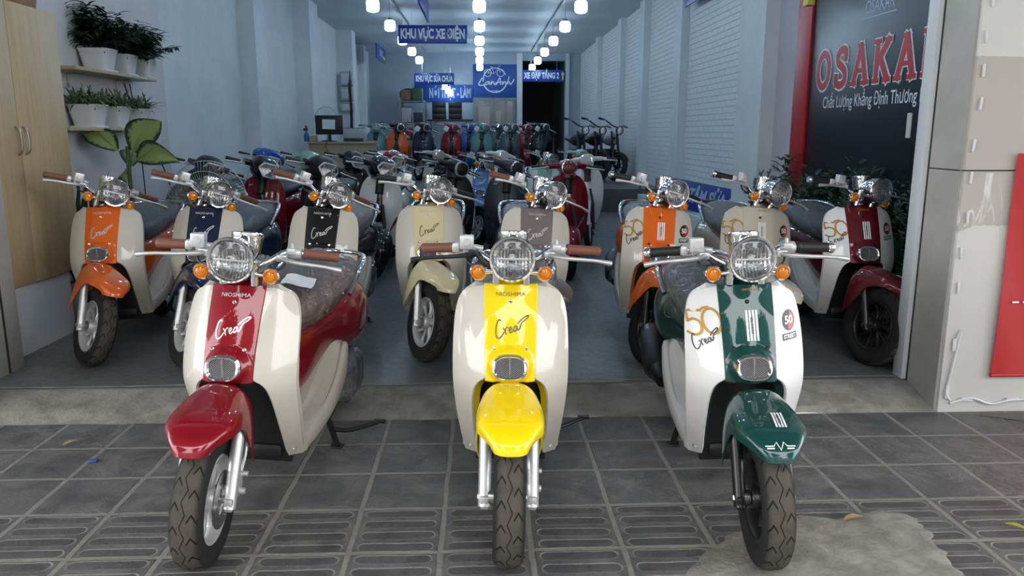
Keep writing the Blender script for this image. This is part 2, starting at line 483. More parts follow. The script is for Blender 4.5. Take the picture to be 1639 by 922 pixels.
FEND = [(-.168, .417, .050, .006), (-.160, .440, .060, .014), (-.135, .466, .076, .030), (-.090, .489, .096, .046), (-.04, .504, .101, .062), (.03, .516, .102, .095), (.09, .527, .104, .175), (.14, .530, .102, .235), (.18, .508, .095, .25)]
def fender_mesh():
    st = FEND
    cols = [[(s[0], s[k]) for s in st] for k in range(1, 4)]; G = []
    for i in range(36):
        u = i/35; y = FEND[0][0]+(FEND[-1][0]-FEND[0][0])*(u**1.35)
        z, h, d = [interp(c, y) for c in cols]; row = []
        for k in range(25):
            a = -1+2*k/24; sa = math.copysign(abs(sin(a*pi/2))**.70, a)
            drop = d*(1-max(0, cos(a*pi/2))**.50)
            row.append((h*sa, y+.045*(1-u)**1.5*a*a-.004, z-drop))
        G.append(row)
    m = MB().shell(G, .006, flip=True)
    return m
def fender_pt(x, y):
    st = FEND
    cols = [[(s[0], s[k]) for s in st] for k in range(1, 4)]
    z, h, d = [interp(c, y) for c in cols]; a = math.asin(min(1, (abs(x)/h))**(1/.70))/(pi/2)
    u = max(0, (y-FEND[0][0])/(FEND[-1][0]-FEND[0][0]))**(1/1.35)
    return V((x, y+.045*(1-u)**1.5*a*a-.008, z-d*(1-max(0, cos(a*pi/2))**.50)+.0035))
def floor_panel_mesh():
    ys = [.435+.565*i/26 for i in range(27)]; G = []
    ob = [(.435, .182), (.55, .20), (.70, .235), (.85, .30), (1.0, .375)]; ot = [(.435, .235), (.55, .255), (.70, .295), (.82, .365), (.92, .445), (1.0, .435)]
    ow = [(.435, .160), (.55, .176), (.75, .192), (.90, .190), (1.0, .168)]; iz = [(.435, .262), (.60, .268), (.68, .30), (.80, .40), (.90, .455), (1.0, .45)]
    iw = [(.435, .085), (.60, .09), (.75, .104), (.90, .130), (1.0, .135)]
    for y in ys:
        b, t, w, z, q = [interp(c, y) for c in (ob, ot, ow, iz, iw)]
        fl = max(.265, .265+(y-.6)*.0)
        h = [(w-.015, b), (w-.002, b+.006), (w, b+.02), (w, t-.012), (w-.004, t-.002), (w-.014, t), (w-.026, max(t-.010, min(fl, t))), (q+.012, min(z, t+.0)-.004 if y > .66 else fl), (q, z), (q*.5, z), (0, z)]
        G.append([(x, y, zz) for x, zz in h]+[(-x, y, zz) for x, zz in h[-2::-1]])
    m = MB().shell(G, .006, flip=True)
    for s in (-1, 1):
        for k in range(3): m.tube([(s*(.06+.022*k), .46, .271), (s*(.065+.022*k), .60, .276)], .004, 6)
    return m
def reservoir_mesh():
    m = MB().box((-.148, .352, .940), (.046, .036, .046), bev=.004)
    m.lathe([(.0, -.003), (.011, -.003), (.012, 0), (.012, .004)], (-.148, .333, .941), (0, 1, 0), 20)
    m.box((-.135, .372, .915), (.055, .026, .028), bev=.005); m.box((-.185, .378, .918), (.026, .034, .034), bev=.008)
    m.tube([(-.118, .36, .922), (-.095, .362, .918)], .010, 12); return m
def bar_mesh():
    P = catmull([(-.185, .385, .917), (-.13, .375, .917), (-.085, .352, .890), (-.04, .34, .872), (.04, .34, .872), (.085, .352, .890), (.13, .375, .917), (.185, .385, .917)], 40)
    m = MB().tube(P, .0115, 14)
    m.box((0, .345, .868), (.085, .03, .022), bev=.006)
    m.tube([(0, .375, .80), (0, .345, .875)], .022, 18)
    return m
def cables_mesh():
    m = MB()
    m.tube(catmull([(-.15, .35, .905), (-.14, .33, .875), (-.10, .31, .862), (-.05, .33, .83), (-.02, .36, .80)], 20), .0045, 6)
    m.tube(catmull([(-.12, .345, .905), (-.10, .335, .885), (-.07, .33, .86), (-.03, .34, .82)], 16), .006, 6)
    m.tube(catmull([(.14, .35, .905), (.13, .33, .875), (.09, .315, .86), (.05, .33, .83), (.02, .36, .80)], 20), .0045, 6)
    m.box((-.09, .335, .868), (.06, .012, .014), bev=.003); return m
HC = V((0, .200, .911)); HD = V((0, -1, -.02)).normalized()
def head_shell():
    return MB().lathe([(.012, -.125), (.030, -.118), (.050, -.095), (.064, -.055), (.068, -.02), (.0695, -.004), (.072, 0), (.0735, .006), (.071, .011), (.066, .010), (.0635, .002), (.062, -.014)], HC, HD, 48)
def head_reflector():
    return MB().lathe([(.0, -.050), (.016, -.050), (.017, -.042), (.034, -.036), (.052, -.020), (.0625, -.006)], HC, HD, 40)
def head_lens():
    return MB().lathe([(.0645, .003), (.055, .009), (.035, .015), (.015, .018), (.0005, .0185)], HC, HD, 40)
def head_bar():
    m = MB(); c = HC
    m.box(c+HD*.004, (.100, .004, .007), bev=.0015); m.box(c+HD*.006+V((0, 0, .012)), (.014, .004, .006), bev=.001)
    m.ball(c+HD*-.03, (.012, .016, .012), 14, 8); return m
def oval(m, c, a, b, r, n=48, e=2.6):
    P = []
    for k in range(n):
        t = 2*pi*k/n; P.append((a*math.copysign(abs(cos(t))**(2/e), cos(t)), b*math.copysign(abs(sin(t))**(2/e), sin(t))))
    return P
GZ = .573
def gp(x, z, o=0): return V((x, interp(YC, GZ)-.037-o+.30*(z-GZ), z))
def grille_ring():
    P = oval(None, 0, .050, .034, 0)
    m = MB().tube([gp(x, GZ+z, .002) for x, z in P], .0052, 8, closed=True)
    m.tube([gp(x*1.0, GZ+z, -.010) for x, z in P], .0055, 8, closed=True); return m
def grille_back():
    P = oval(None, 0, .047, .031, 0)
    return MB().add([gp(x, GZ+z, -.006) for x, z in P], [tuple(range(len(P)))])
def grille_lattice():
    m = MB(); a, b = .046, .0305
    for sg in (-1, 1):
        for k in range(-12, 13):
            pts = []
            for i in range(61):
                z = -b+2*b*i/60; x = k*.0085+sg*z*1.5
                if (abs(x)/a)**2.6+(abs(z)/b)**2.6 < 1: pts.append((x, z))
            if len(pts) > 2:
                m.tube([gp(pts[0][0], GZ+pts[0][1], -.001), gp(pts[-1][0], GZ+pts[-1][1], -.001)], .0008, 4, False)
    m.box(gp(0, GZ, 0), (.005, .003, .058)); return m
def screw_mesh(x, z, fn):
    p = fn(x, z)
    return MB().lathe([(0, -.005), (.003, -.005), (.0032, -.003), (.006, -.004), (.0075, 0), (.0075, .004)], p, (0, 1, -.3), 14)
def signal_mesh(s):
    return MB().tube([(s*.060, .262, .858), (s*.092, .262, .857)], .007, 12).lathe([(.010, .034), (.020, .026), (.0262, .010), (.027, 0), (.0245, -.003)], (s*.108, .262, .856), (0, 1, 0), 24, cap=True)
def signal_lens(s):
    return MB().lathe([(.0245, 0), (.024, -.007), (.021, -.013), (.019, -.013), (.016, -.010), (.0155, -.013), (.009, -.016), (.0005, -.0165)], (s*.108, .262, .856), (0, 1, 0), 24)
CREA = [  # the script on the front cover, in units of one letter height
    [(.50, .92), (.44, 1.0), (.30, .90), (.13, .55), (.08, .20), (.17, .03), (.36, .10), (.56, .30)],
    [(.56, .52), (.62, .38), (.66, .16)], [(.64, .34), (.74, .50), (.84, .50)],
    [(.86, .30), (1.0, .36), (1.02, .47), (.93, .46), (.87, .32), (.93, .18), (1.08, .26)],
    [(1.32, .46), (1.20, .44), (1.12, .28), (1.20, .19), (1.31, .34), (1.36, .48), (1.35, .26), (1.42, .22), (1.55, .38)],
    [(1.42, .56), (1.7, .74), (2.02, .84), (2.12, .80), (1.95, .68), (1.70, .58), (1.50, .36)]]
def crea(cx, cz, h, rot, w, fn):
    c, s = cos(rot), sin(rot)
    P = [[((a-1.05)*h*c-(b-.5)*h*s+cx, (a-1.05)*h*s+(b-.5)*h*c+cz) for a, b in p] for p in CREA]
    return MB().strokes(P, w, fn, 18)

def creascooter(label, loc, yaw, lean, steer, main, panel, limited=False, seatmat=None, gripm=None, letter=None, wrap=None, name='motor_scooter',
                stand='centre', cover_lever=False, detail=2, group='two-tone scooters on display'):
    gripm = gripm or (BLACKGRIP if limited else RUBBERGRIP); seatmat = seatmat or (SEATGREY if limited else SEATBROWN)
    letter = letter or DECALSILVER; wrap = wrap or WRAP
    fm = FORKBLACK if limited else SILVER; rm = FORKBLACK if limited else CASTSILVER; tm = TIREDARK if not detail else TIRE
    root = thing(name, label, 'scooter', loc, 0, group)
    root.rotation_euler = (0, R(lean), R(yaw))
    def P(n, key, fn, m, par=root, M=None, angle=38): return put(n, cached(key, fn, angle), m, par, M)
    ST = steer_mx(R(steer))
    sf = lambda x, z: V((x, STRIP(x, z)-.0012, z)); pf = lambda x, z: V((x, SH(x, z)-.0016, z))
    # front cover and its marks
    fc = P('front_cover', 'cv_strip', strip_mesh, main)
    P('air_grille', 'cv_gring', grille_ring, CHROME, fc); P('grille_backing', 'cv_gback', grille_back, SATINBLACK, fc)
    P('grille_mesh', 'cv_glat', grille_lattice, DULLSTEEL, fc)
    for x, z in ((0, .762), (-.052, .622), (.052, .622)): P('screw', 'cv_scr%g%g' % (x, z), lambda: screw_mesh(x, z, lambda a, b: V((a, STRIP(a, b), b))), FORKBLACK if limited else CHROME, fc)
    if not limited:
        P('maker_lettering', 'cv_nio', lambda: text_mesh('NIOSHIMA', .0165, lambda x, z: sf(x, z+.783), .0, 1.25), DECALSILVER if main is not YELLOW else DECALGREY, fc)
        P('model_lettering', 'cv_crea', lambda: crea(.004, .688, .056, R(13), .0040, sf), letter, fc)
    else:
        w = MB()
        for k in range(4): w.strokes([[(-.006+.0105*k, .735), (-.006+.0105*k, .648)]], .0066, sf, 14)
        CACHE.setdefault('cv_bars', w.mesh('cv_bars')); put('stripe_decal', CACHE['cv_bars'], DECALWHITE, fc)
        P('stripe_lettering', 'cv_scoo', lambda: text_mesh('SCOOTER', .011, lambda x, z: sf(.0098-z, .692+x)+V((0, -.0006, 0)), .0003, 1.0), DECALBLACK, fc)
        P('edition_lettering', 'cv_lim', lambda: text_mesh('LIMITED ED', .010, lambda x, z: sf(x+.01, z+.798), .0002, 1.0), GOLD, fc)
    # leg shield
    for s in (-1, 1):
        pn = P('leg_shield_panel', 'cv_pan%d' % s, lambda: panel_mesh(s), panel)
        P('screw', 'cv_pscr%d' % s, lambda: screw_mesh(s*.143, .215, lambda a, b: V((a, SH(a, b), b))), STEEL, pn)
        if limited and s < 0:
            dm = MB(); k = .068; cx, cz = -.1365, .694; ro = R(-14 if False else 8)
            tf = lambda a, b: (cx+a*k*cos(ro)-b*k*sin(ro), cz+a*k*sin(ro)+b*k*cos(ro))
            dm.strokes([[tf(*q) for q in p] for p in ([(-.02, .50), (-.62, .50), (-.66, .02)],)], .0082, pf)
            dm.strokes([[tf(*q) for q in p] for p in ([(-.66, .02), (-.42, .12), (-.16, .02), (-.10, -.28), (-.24, -.52), (-.50, -.58), (-.74, -.46)],)], .0082, pf, 24)
            dm.strokes([[tf(.38+.40*cos(2*pi*q/40), .03+.55*sin(2*pi*q/40)) for q in range(41)]], .0082, pf)
            dm.strokes([[tf(*q) for q in p] for p in ([(-.05, .5), (.1, .62), (.34, .66)],)], .0070, pf)
            CACHE.setdefault('cv_fifty', dm.mesh('cv_fifty')); put('number_decal', CACHE['cv_fifty'], GOLD, pn)
            P('model_lettering', 'cv_crea50', lambda: crea(-.132, .645, .046, R(28), .0036, lambda x, z: pf(x, z)+V((0, -.0006, 0))), DECALBLACK, pn)
        if limited and s > 0:
            c = (.139, .693)
            def disc(r, o, half=None):
                m = MB(); a0, a1 = half or (0, 2*pi); n = 32
                m.add([pf(*c)+V((0, -o, 0))]+[pf(c[0]+r*.85*cos(a0+(a1-a0)*i/n), c[1]+r*1.1*sin(a0+(a1-a0)*i/n))+V((0, -o, 0)) for i in range(n+1)], [(0, i+1, i+2) for i in range(n)]); return m
            P('round_badge', 'cv_bdg', lambda: disc(.029, 0), DECALBLACK, pn)
            P('badge_half', 'cv_bdgr', lambda: disc(.0255, .0006, (-pi/2-.3, pi/2-.3)), DECALRED, pn)
            P('badge_number', 'cv_bdgt', lambda: text_mesh('50', .034, lambda x, z: pf(c[0]+x, c[1]+z)+V((0, -.0014, 0)), .0012, .95), DECALWHITE, pn)
            sb = MB().grid([[pf(.111+.056*i/8, .634+.021*j/2) for j in range(3)] for i in range(9)])
            CACHE.setdefault('cv_strb', sb.mesh('cv_strb')); put('name_plate', CACHE['cv_strb'], DECALBLACK, pn)
            P('plate_lettering', 'cv_strt', lambda: text_mesh('STREET', .0165, lambda x, z: pf(.139+x, .6445+z)+V((0, -.0012, 0)), .0006, .9), DECALWHITE, pn)
    P('inner_leg_shield', 'cv_inner', inner_shield_mesh, panel)
    P('wheel_housing', 'cv_arch', arch_mesh, SATINBLACK)
    P('arch_lip', 'cv_lip', arch_lip_mesh, main)
    P('floor_panel', 'cv_floor', floor_panel_mesh, panel)
    bc = P('body_cover', 'cv_body', lambda: loft([(.60, .30, .60, .085, 3.2), (.70, .33, .60, .112, 3.0), (.85, .38, .625, .130, 2.7), (.98, .37, .645, .152, 2.5), (1.12, .345, .665, .182, 2.4), (1.28, .335, .672, .186, 2.4), (1.40, .36, .65, .155, 2.3), (1.48, .43, .60, .07, 2)], 36, 30), main)
    if limited: P('body_lettering', 'cv_bodt', lambda: text_mesh('CREA', .024, lambda x, z: V((-.146, .86-x, .60+z)), .001, 1.1), GOLD, bc)
    st = P('seat', 'cv_seat', lambda: loft([(.57, .60, .655, .06, 2.6), (.64, .585, .69, .112, 2.8), (.80, .58, .712, .136, 2.8), (1.0, .605, .738, .150, 2.7), (1.2, .64, .752, .150, 2.6), (1.32, .66, .745, .12, 2.4), (1.38, .68, .725, .05, 2.2)], 28, 22), seatmat)
    P('plastic_wrap', 'cv_wrap%d' % limited, lambda: loft([(.55, .585, .668, .07, 2.4), (.64, .56, .706, .124, 2.5), (.80, .555, .730, .148, 2.5), (1.0, .58, .755, .162, 2.5), (1.2, .61, .768, .162, 2.4), (1.32, .64, .762, .135, 2.3), (1.40, .66, .742, .06, 2.2)], 40, 36, .010, 4), wrap, st, None, 60)
    if stand == 'centre' and not limited and main is RED:
        sheet = MB().shell([[(-.005+.112*i/6-.02*j/6, .70+.13*j/6+.02*i/6, .738+.012*j/6-.022*(i/6)**2.2+.003*sin(i*1.3+j)) for j in range(7)] for i in range(7)], .0006, flip=True)
        tag(put('paper_sheet', sheet, PAPER, st), 'white paper sheet under the seat wrap')
    P('grab_rail', 'cv_rail', lambda: MB().tube(catmull([(-.165, 1.05, .63), (-.178, 1.14, .695), (-.172, 1.26, .735), (-.13, 1.40, .745), (0, 1.47, .745), (.13, 1.40, .745), (.172, 1.26, .735), (.178, 1.14, .695), (.165, 1.05, .63)], 48), .011, 10), CHROME)
    # steering group
    fd = P('front_mudguard', 'cv_fend', fender_mesh, main, root, (ST@MX.Translation((0, -.010, -.016)) if limited else ST))
    if limited:
        wm = MB().strokes([[(-.040, .006), (-.018, .006), (-.010, .018), (0, -.004), (.010, .018), (.018, .006), (.040, .006)], [(-.036, .0), (-.018, .0)], [(.036, .0), (.018, .0)]], .0034, lambda x, z: fender_pt(x, -.150+z*.8), 0)
        CACHE.setdefault('cv_wing', wm.mesh('cv_wing')); put('wing_decal', CACHE['cv_wing'], DECALWHITE, fd)
        w = MB()
        for k in range(4): w.strokes([[(.005+.0085*k, -.085), (.005+.0085*k, -.02)]], .0055, lambda x, z: fender_pt(x, z), 10)
        CACHE.setdefault('cv_fbars', w.mesh('cv_fbars')); put('stripe_decal', CACHE['cv_fbars'], DECALWHITE, fd)
        P('stripe_lettering', 'cv_fsco', lambda: text_mesh('SCOOTER', .010, lambda x, z: fender_pt(.0175-z, -.052+x*.95)+V((0, -.0006, .0004)), .0003, 1.0), DECALBLACK, fd)
    wh = P('front_wheel', 'cv_tire', wheel_tire, tm, root, ST@MX.Translation((0, 0, .2095)))
    P('wheel_rim', 'cv_rim', wheel_rim, rm, wh); P('brake_disc', 'cv_disc', brake_disc, STEEL, wh, MX.Translation((.047, 0, 0)))
    P('axle', 'cv_axle', lambda: MB().tube([(-.092, 0, 0), (.092, 0, 0)], .009, 10).lathe([(0, 0), (.013, 0), (.013, .012), (.007, .016), (0, .016)], (-.095, 0, 0), (1, 0, 0), 6).lathe([(.02, 0), (.024, .002), (.024, .02), (.02, .022)], (-.064, 0, 0), (1, 0, 0), 18, cap=True).tube([(.05, .0, 0), (.085, 0, 0)], .013, 8), STEEL, wh)
    for s in (-1, 1):
        fl = P('fork_leg', 'cv_fork%d' % s, lambda: MB().tube([(s*.073, -.012, .185), (s*.073, .075, .40)], .0195, 16).tube([(s*.073, .075, .40), (s*.073, .095, .462)], .016, 14).box((s*.073, -.006, .200), (.026, .040, .042), bev=.006), fm, root, ST)
        if s > 0: P('brake_caliper', 'cv_cal', lambda: MB().box((.070, .062, .235), (.034, .046, .075), bev=.008).tube([(.085, .05, .215), (.102, .05, .215)], .011, 10).tube([(.085, .075, .262), (.104, .075, .262)], .008, 10).box((.066, .035, .255), (.02, .05, .03), bev=.005).tube(catmull([(.08, .085, .265), (.088, .10, .32), (.085, .13, .42)], 10), .005, 6), CASTSILVER if not limited else FORKBLACK, fl)
    hb = P('handlebar', 'cv_bar', bar_mesh, CHROME, root, ST)
    for s in (-1, 1):
        P('hand_grip', 'cv_grip%d' % s, lambda: grip(s), gripm, hb); P('brake_lever', 'cv_lev%d' % s, lambda: lever(s), SATINBLACK if cover_lever and s < 0 else SILVER, hb)
    if limited:
        for s in (-1, 1): P('grip_end', 'cv_gend%d' % s, lambda: MB().lathe([(0, .012), (.016, .012), (.0205, .006), (.0205, -.006), (.017, -.010)], (s*.303, .4065, .909), (s, .1, 0), 20), CHROME, hb)
    P('brake_reservoir', 'cv_res', reservoir_mesh, CASTSILVER, hb)
    P('switch_housing', 'cv_sw', lambda: MB().lathe([(.012, -.026), (.020, -.022), (.022, 0), (.020, .022), (.014, .026)], (.155, .380, .917), (1, .1, 0), 20, cap=True).box((.15, .36, .925), (.03, .02, .022), bev=.005).tube([(.15, .37, .93), (.15, .37, .95)], .006, 8), CASTSILVER, hb)
    P('control_cables', 'cv_cab', cables_mesh, PLASTIC, hb)
    hl = P('headlight', 'cv_hsh', head_shell, CHROME, root, ST)
    P('reflector', 'cv_href', head_reflector, REFLECTOR, hl); P('light_bar', 'cv_hbar', head_bar, SILVER, hl); P('lens', 'cv_hlens', head_lens, CLEARLENS, hl)
    P('speedometer', 'cv_spd', lambda: MB().lathe([(.0, -.02), (.038, -.016), (.045, 0), (.046, .026), (.048, .030), (.048, .040), (.051, .044), (.051, .058), (.046, .062), (0, .062)], (.006, .352, .915), (0, .22, .97), 36), CHROME, root, ST)
    for s in (-1, 1):
        sg = P('turn_signal', 'cv_sig%d' % s, lambda: signal_mesh(s), CHROME, root, ST); P('signal_lens', 'cv_sigl%d' % s, lambda: signal_lens(s), AMBER, sg)
    P('steering_column', 'cv_col', lambda: MB().tube([(0, .335, .80), (0, .318, .90)], .020, 16).box((0, .30, .865), (.118, .035, .018), bev=.006).tube([(-.05, .296, .815), (-.05, .29, .90)], .013, 12).tube([(.05, .296, .815), (.05, .29, .90)], .013, 12), CHROME, root, ST)
    P('column_collar', 'cv_collar', lambda: MB().box((0, .325, .838), (.116, .06, .014), bev=.006), SATINBLACK)
    # running gear
    rw = P('rear_wheel', 'cv_tire', wheel_tire, tm, root, MX.Translation((0, 1.19, .2095))); P('wheel_rim', 'cv_rim', wheel_rim, rm, rw)
    P('engine_case', 'cv_eng', lambda: MB().box((.10, 1.02, .26), (.09, .40, .14), bev=.03).lathe([(.05, -.05), (.085, -.04), (.09, 0), (.07, .03), (.03, .035)], (.13, 1.17, .25), (1, 0, 0), 20, cap=True).box((.0, .92, .25), (.17, .20, .15), bev=.03), CASTSILVER if limited else GREYWRAP if False else CASTSILVER)
    if not limited: P('engine_wrap', 'cv_engw', lambda: loft([(.95, .20, .36, .05, 4), (.98, .17, .375, .065, 4), (1.1, .16, .38, .07, 4), (1.2, .17, .36, .065, 4), (1.24, .2, .33, .04, 3)], 28, 22, .05, 9), GREYWRAP, root, MX.Translation((.125, 0, 0)))
    ex = P('exhaust', 'cv_exh', lambda: MB().tube(catmull([(-.05, .85, .22), (-.10, .95, .19), (-.16, 1.05, .23)], 12), .016, 10).tube([(-.175, 1.02, .245), (-.18, 1.10, .27), (-.18, 1.42, .36), (-.18, 1.46, .37)], [.030, .052, .054, .035], 22), FORKBLACK)
    P('heat_shield', 'cv_heat', lambda: MB().tube([(-.184, 1.10, .268), (-.184, 1.12, .275), (-.184, 1.36, .343), (-.184, 1.38, .349)], [.052, .064, .064, .052], 22), PLASTIC, ex)
    if stand == 'centre':
        P('centre_stand', 'cv_cst', lambda: MB().tube(catmull([(-.10, .86, .20), (-.13, .88, .10), (-.15, .90, .012)], 10), .013, 10).tube(catmull([(.10, .86, .20), (.13, .88, .10), (.15, .90, .012)], 10), .013, 10).tube([(-.12, .87, .13), (.12, .87, .13)], .012, 10).tube(catmull([(.13, .88, .09), (.20, .92, .075), (.30, 1.0, .085)], 12), .010, 10).box((.31, 1.005, .088), (.05, .02, .016), bev=.004).box((.15, .90, .008), (.05, .05, .014), bev=.004).box((-.15, .90, .008), (.05, .05, .014), bev=.004), FORKBLACK)
    else:
        P('side_stand', 'cv_sst', lambda: MB().tube([(.10, .80, .21), (.20, .84, .055)], .011, 10).box((.205, .84, .045), (.04, .03, .01), bev=.003), FORKBLACK)
    return root
# ------------------------------------------------------------------ a point of the place seen at (px, py) of the 1639 x 922 photo
def _ray(px, py):
    p, y = R(11.4), R(2.3)
    f = V((sin(y)*cos(p), cos(y)*cos(p), -sin(p))); r = V((cos(y), -sin(y), 0)); u = r.cross(f)
    return f+r*((px-819.5)/1240)-u*((py-461)/1240)
def at(px, py, Y): d = _ray(px, py); return V((0, 0, 1.3))+d*(Y/d.y)
def atX(px, py, X): d = _ray(px, py); return V((0, 0, 1.3))+d*(X/d.x)
def atZ(px, py, z): d = _ray(px, py); return V((0, 0, 1.3))+d*((z-1.3)/d.z)

# ------------------------------------------------------------------ the setting
def pavement_mat():
    m, t, b = newmat('slate_paving'); x, y, z, v = coords(t)
    n = noise(t, v, 7, 8, .62, .6); n2 = noise(t, v, 45, 5, .6); big = noise(t, v, 1.6, 4)
    wx = noise(t, v, 6, 3)*.012
    u = ((x+wx-1.61+.29*40)/.29).frac(); w = ((y+wx-2.535+.29*40)/.29).frac()
    du = (u-.5).abs(); dw = (w-.5).abs()
    grout = du.max(dw).ramp(.458, .478)
    q = (w*4).frac(); a = ((u-.5).abs()*.29-.098).max(0); c = (q-.5)*.0725
    sd = (a*a+c*c).sqrt()-.0235
    rib = y.lt(2.53)
    line = sd.abs().ramp(.0010, .0048, 1, 0)*rib*n.ramp(.25, .5, .45, 1)
    dirt = big.ramp(.42, .66)*n2.ramp(.4, .65)*.35
    tile = mix(t, n.ramp(.3, .72), (.080, .080, .082), (.170, .166, .160))
    tile = mix(t, dirt, tile, (.24, .225, .20))
    vn = noise(t, v, 5, 9, .7, 1.5); vein = (vn-.5).abs().ramp(0, .022, 1, 0)*big.ramp(.4, .6)*y.gt(2.5)
    tile = mix(t, vein*.45, tile, (.30, .285, .26)); tile = mix(t, sd.ramp(-.006, -.001, 1, 0)*rib*.45, tile, (.035, .035, .036))
    dust = mix(t, n2, (.21, .195, .175), (.31, .29, .255))
    col = mix(t, grout.max(line*.95), tile, dust)
    cr = noise(t, v, 5, 9, .7, 1.5); ridge = (cr-.5).abs().ramp(0, .035, 1, 0)
    h = n*.7+n2*.25-ridge*.12-grout*.5-(sd.ramp(-.004, .002, 1, 0)*rib*.35)
    setp(b, t, col=col, rough=n.ramp(.2, .8, .42, .72), normal=bump(t, h, .75, .012)); return m
PAVE = pavement_mat()
CEMENT = noisy('rough_cement', (.20, .188, .165), (.31, .292, .262), 9, .8, .8, .02)
def screed_mat():
    m, t, b = newmat('smooth_shop_floor'); x, y, z, v = coords(t); n = noise(t, v, 1.4, 5); n2 = noise(t, v, 30, 4)
    g = ((x/1.2).frac()-.5).abs().gt(.4975).max(((y/1.2).frac()-.5).abs().gt(.4975))
    setp(b, t, col=mix(t, g*.5, mix(t, n.ramp(.3, .7), (.12, .125, .125), (.18, .185, .185)), (.06, .06, .06)), rough=n2.ramp(.3, .7, .28, .45), normal=bump(t, n2, .05, .002)); return m
SCREED = screed_mat()
WALLW = noisy('painted_plaster', (.66, .69, .72), (.72, .75, .77), 2.2, .7, .06, .004)
CEILM = noisy('ceiling_paint', (.52, .57, .62), (.57, .62, .67), 1.5, .6)
PINKISH = noisy('mauve_plaster', (.50, .45, .49), (.54, .49, .53), 2, .7)
def brick_mat():
    m, t, b = newmat('white_painted_brick'); x, y, z, v = coords(t)
    cb = t.nodes.new('ShaderNodeCombineXYZ'); t.links.new(y.k, cb.inputs[0]); t.links.new(z.k, cb.inputs[1])
    br = t.nodes.new('ShaderNodeTexBrick'); t.links.new(cb.outputs[0], br.inputs['Vector'])
    br.inputs['Scale'].default_value = 1; br.inputs['Brick Width'].default_value = .22; br.inputs['Row Height'].default_value = .072
    br.inputs['Mortar Size'].default_value = .006; br.inputs['Mortar Smooth'].default_value = .4
    n = noise(t, v, 14, 5); f = N(t, br.outputs['Fac'])
    setp(b, t, col=mix(t, f*.8, mix(t, n, (.72, .74, .76), (.83, .85, .86)), (.58, .60, .62)), rough=.7, normal=bump(t, f*-1+n*.5, .9, .012)); return m
BRICK = brick_mat()
MARBLE = noisy('cream_marble_cladding', (.40, .385, .35), (.47, .455, .42), 3, .35, .02)
def cladding_mat():
    m, t, b = newmat('weathered_white_cladding'); x, y, z, v = coords(t)
    n = noise(t, v, 3.2, 6, .6, 1.0); n2 = noise(t, v, 26, 6, .7); sc = noise(t, v, 4, 1, .5, 1.2, (2.2, 1, .7))
    patch = (z+(n-.5)*.14).gt(.87)*(z+(n-.5)*.02).lt(1.62)
    ridge = (sc-.5).abs().ramp(.0, .016, 1, 0)*z.gt(.88)*z.lt(1.12)*n.ramp(.35, .5)
    spots = n2.ramp(.68, .74)*n.ramp(.5, .7)
    c = mix(t, patch, (.68, .665, .64), (.50, .46, .42)); c = mix(t, ridge, c, (.76, .75, .73)); c = mix(t, spots*.7, c, (.16, .15, .14))
    setp(b, t, col=c, rough=.55, normal=bump(t, n2*.3+ridge, .25, .004)); return m
CLAD = cladding_mat()
WHITEMETAL = mat('white_painted_metal', (.62, .64, .66), .4)
DARKSEAM = mat('dark_seam', (.03, .03, .03), .7)
def slab(name, x0, x1, y0, y1, z0, z1, m, bev=0):
    return struct(name, MB().box(((x0+x1)/2, (y0+y1)/2, (z0+z1)/2), (x1-x0, y1-y0, z1-z0), None, bev), m)

struct('floor', MB().box((0, -2.3, -.05), (24, 11.4, .1)), PAVE)
rg = [[(x, 3.40+.30*j/6, .082*(j/6)**.8) for x in [-2.42+4.56*i/40 for i in range(41)]] for j in range(7)]
rg = [[(x, y+(.035*sin(x*5)+.02*sin(x*13+1) if j == 0 else .012*sin(x*4) if j == 6 else 0), z-(.012 if j == 0 else 0)) for x, y, z in r] for j, r in enumerate(rg)]
struct('floor_ramp', MB().shell(rg, .04, True), CEMENT)
slab('floor_shop', -3.2, 3.0, 3.66, 12.0, -.02, .08, SCREED)
slab('floor_raised', -3.2, 3.0, 12.0, 26, -.02, .43, SCREED)
pts = [(1090, 925), (1135, 880), (1180, 850), (1240, 842), (1280, 826), (1340, 830), (1400, 818), (1452, 826), (1478, 845), (1500, 870), (1520, 900), (1535, 935), (1300, 955), (1100, 950)]
pc = [atZ(a, b, 0) for a, b in pts]; pl = catmull([tuple(p) for p in pc]+[tuple(pc[0])], 60)[:-1]
cp = MB(); cc = sum(pl, V())/len(pl); rnd = random.Random(3)
ring = [p+(p-cc)*rnd.uniform(-.04, .04) for p in pl]
cp.add([(*cc.xy, .010)]+[(p.x*.86+cc.x*.14, p.y*.86+cc.y*.14, .009) for p in ring]+[(p.x, p.y, .0005) for p in ring], [(0, i+1, (i+1) % 59+1) for i in range(59)]+[(i+1, i+60, (i+1) % 59+60, (i+1) % 59+1) for i in range(59)])
struct('floor_patch', cp, CEMENT)

wp = [atZ(a, b, 0) for a, b in ((1558, 664), (1600, 668), (1639, 690), (1700, 706), (1760, 690), (1700, 664), (1620, 660))]; wl = catmull([tuple(p) for p in wp]+[tuple(wp[0])], 40)[:-1]; wc = sum(wl, V())/39
struct('floor_puddle', MB().add([(wc.x, wc.y, .0035)]+[(p.x, p.y, .0005) for p in wl], [(0, i+1, (i+1) % 39+1) for i in range(39)]), noisy('wet_stain', (.035, .030, .026), (.06, .05, .042), 14, .25))
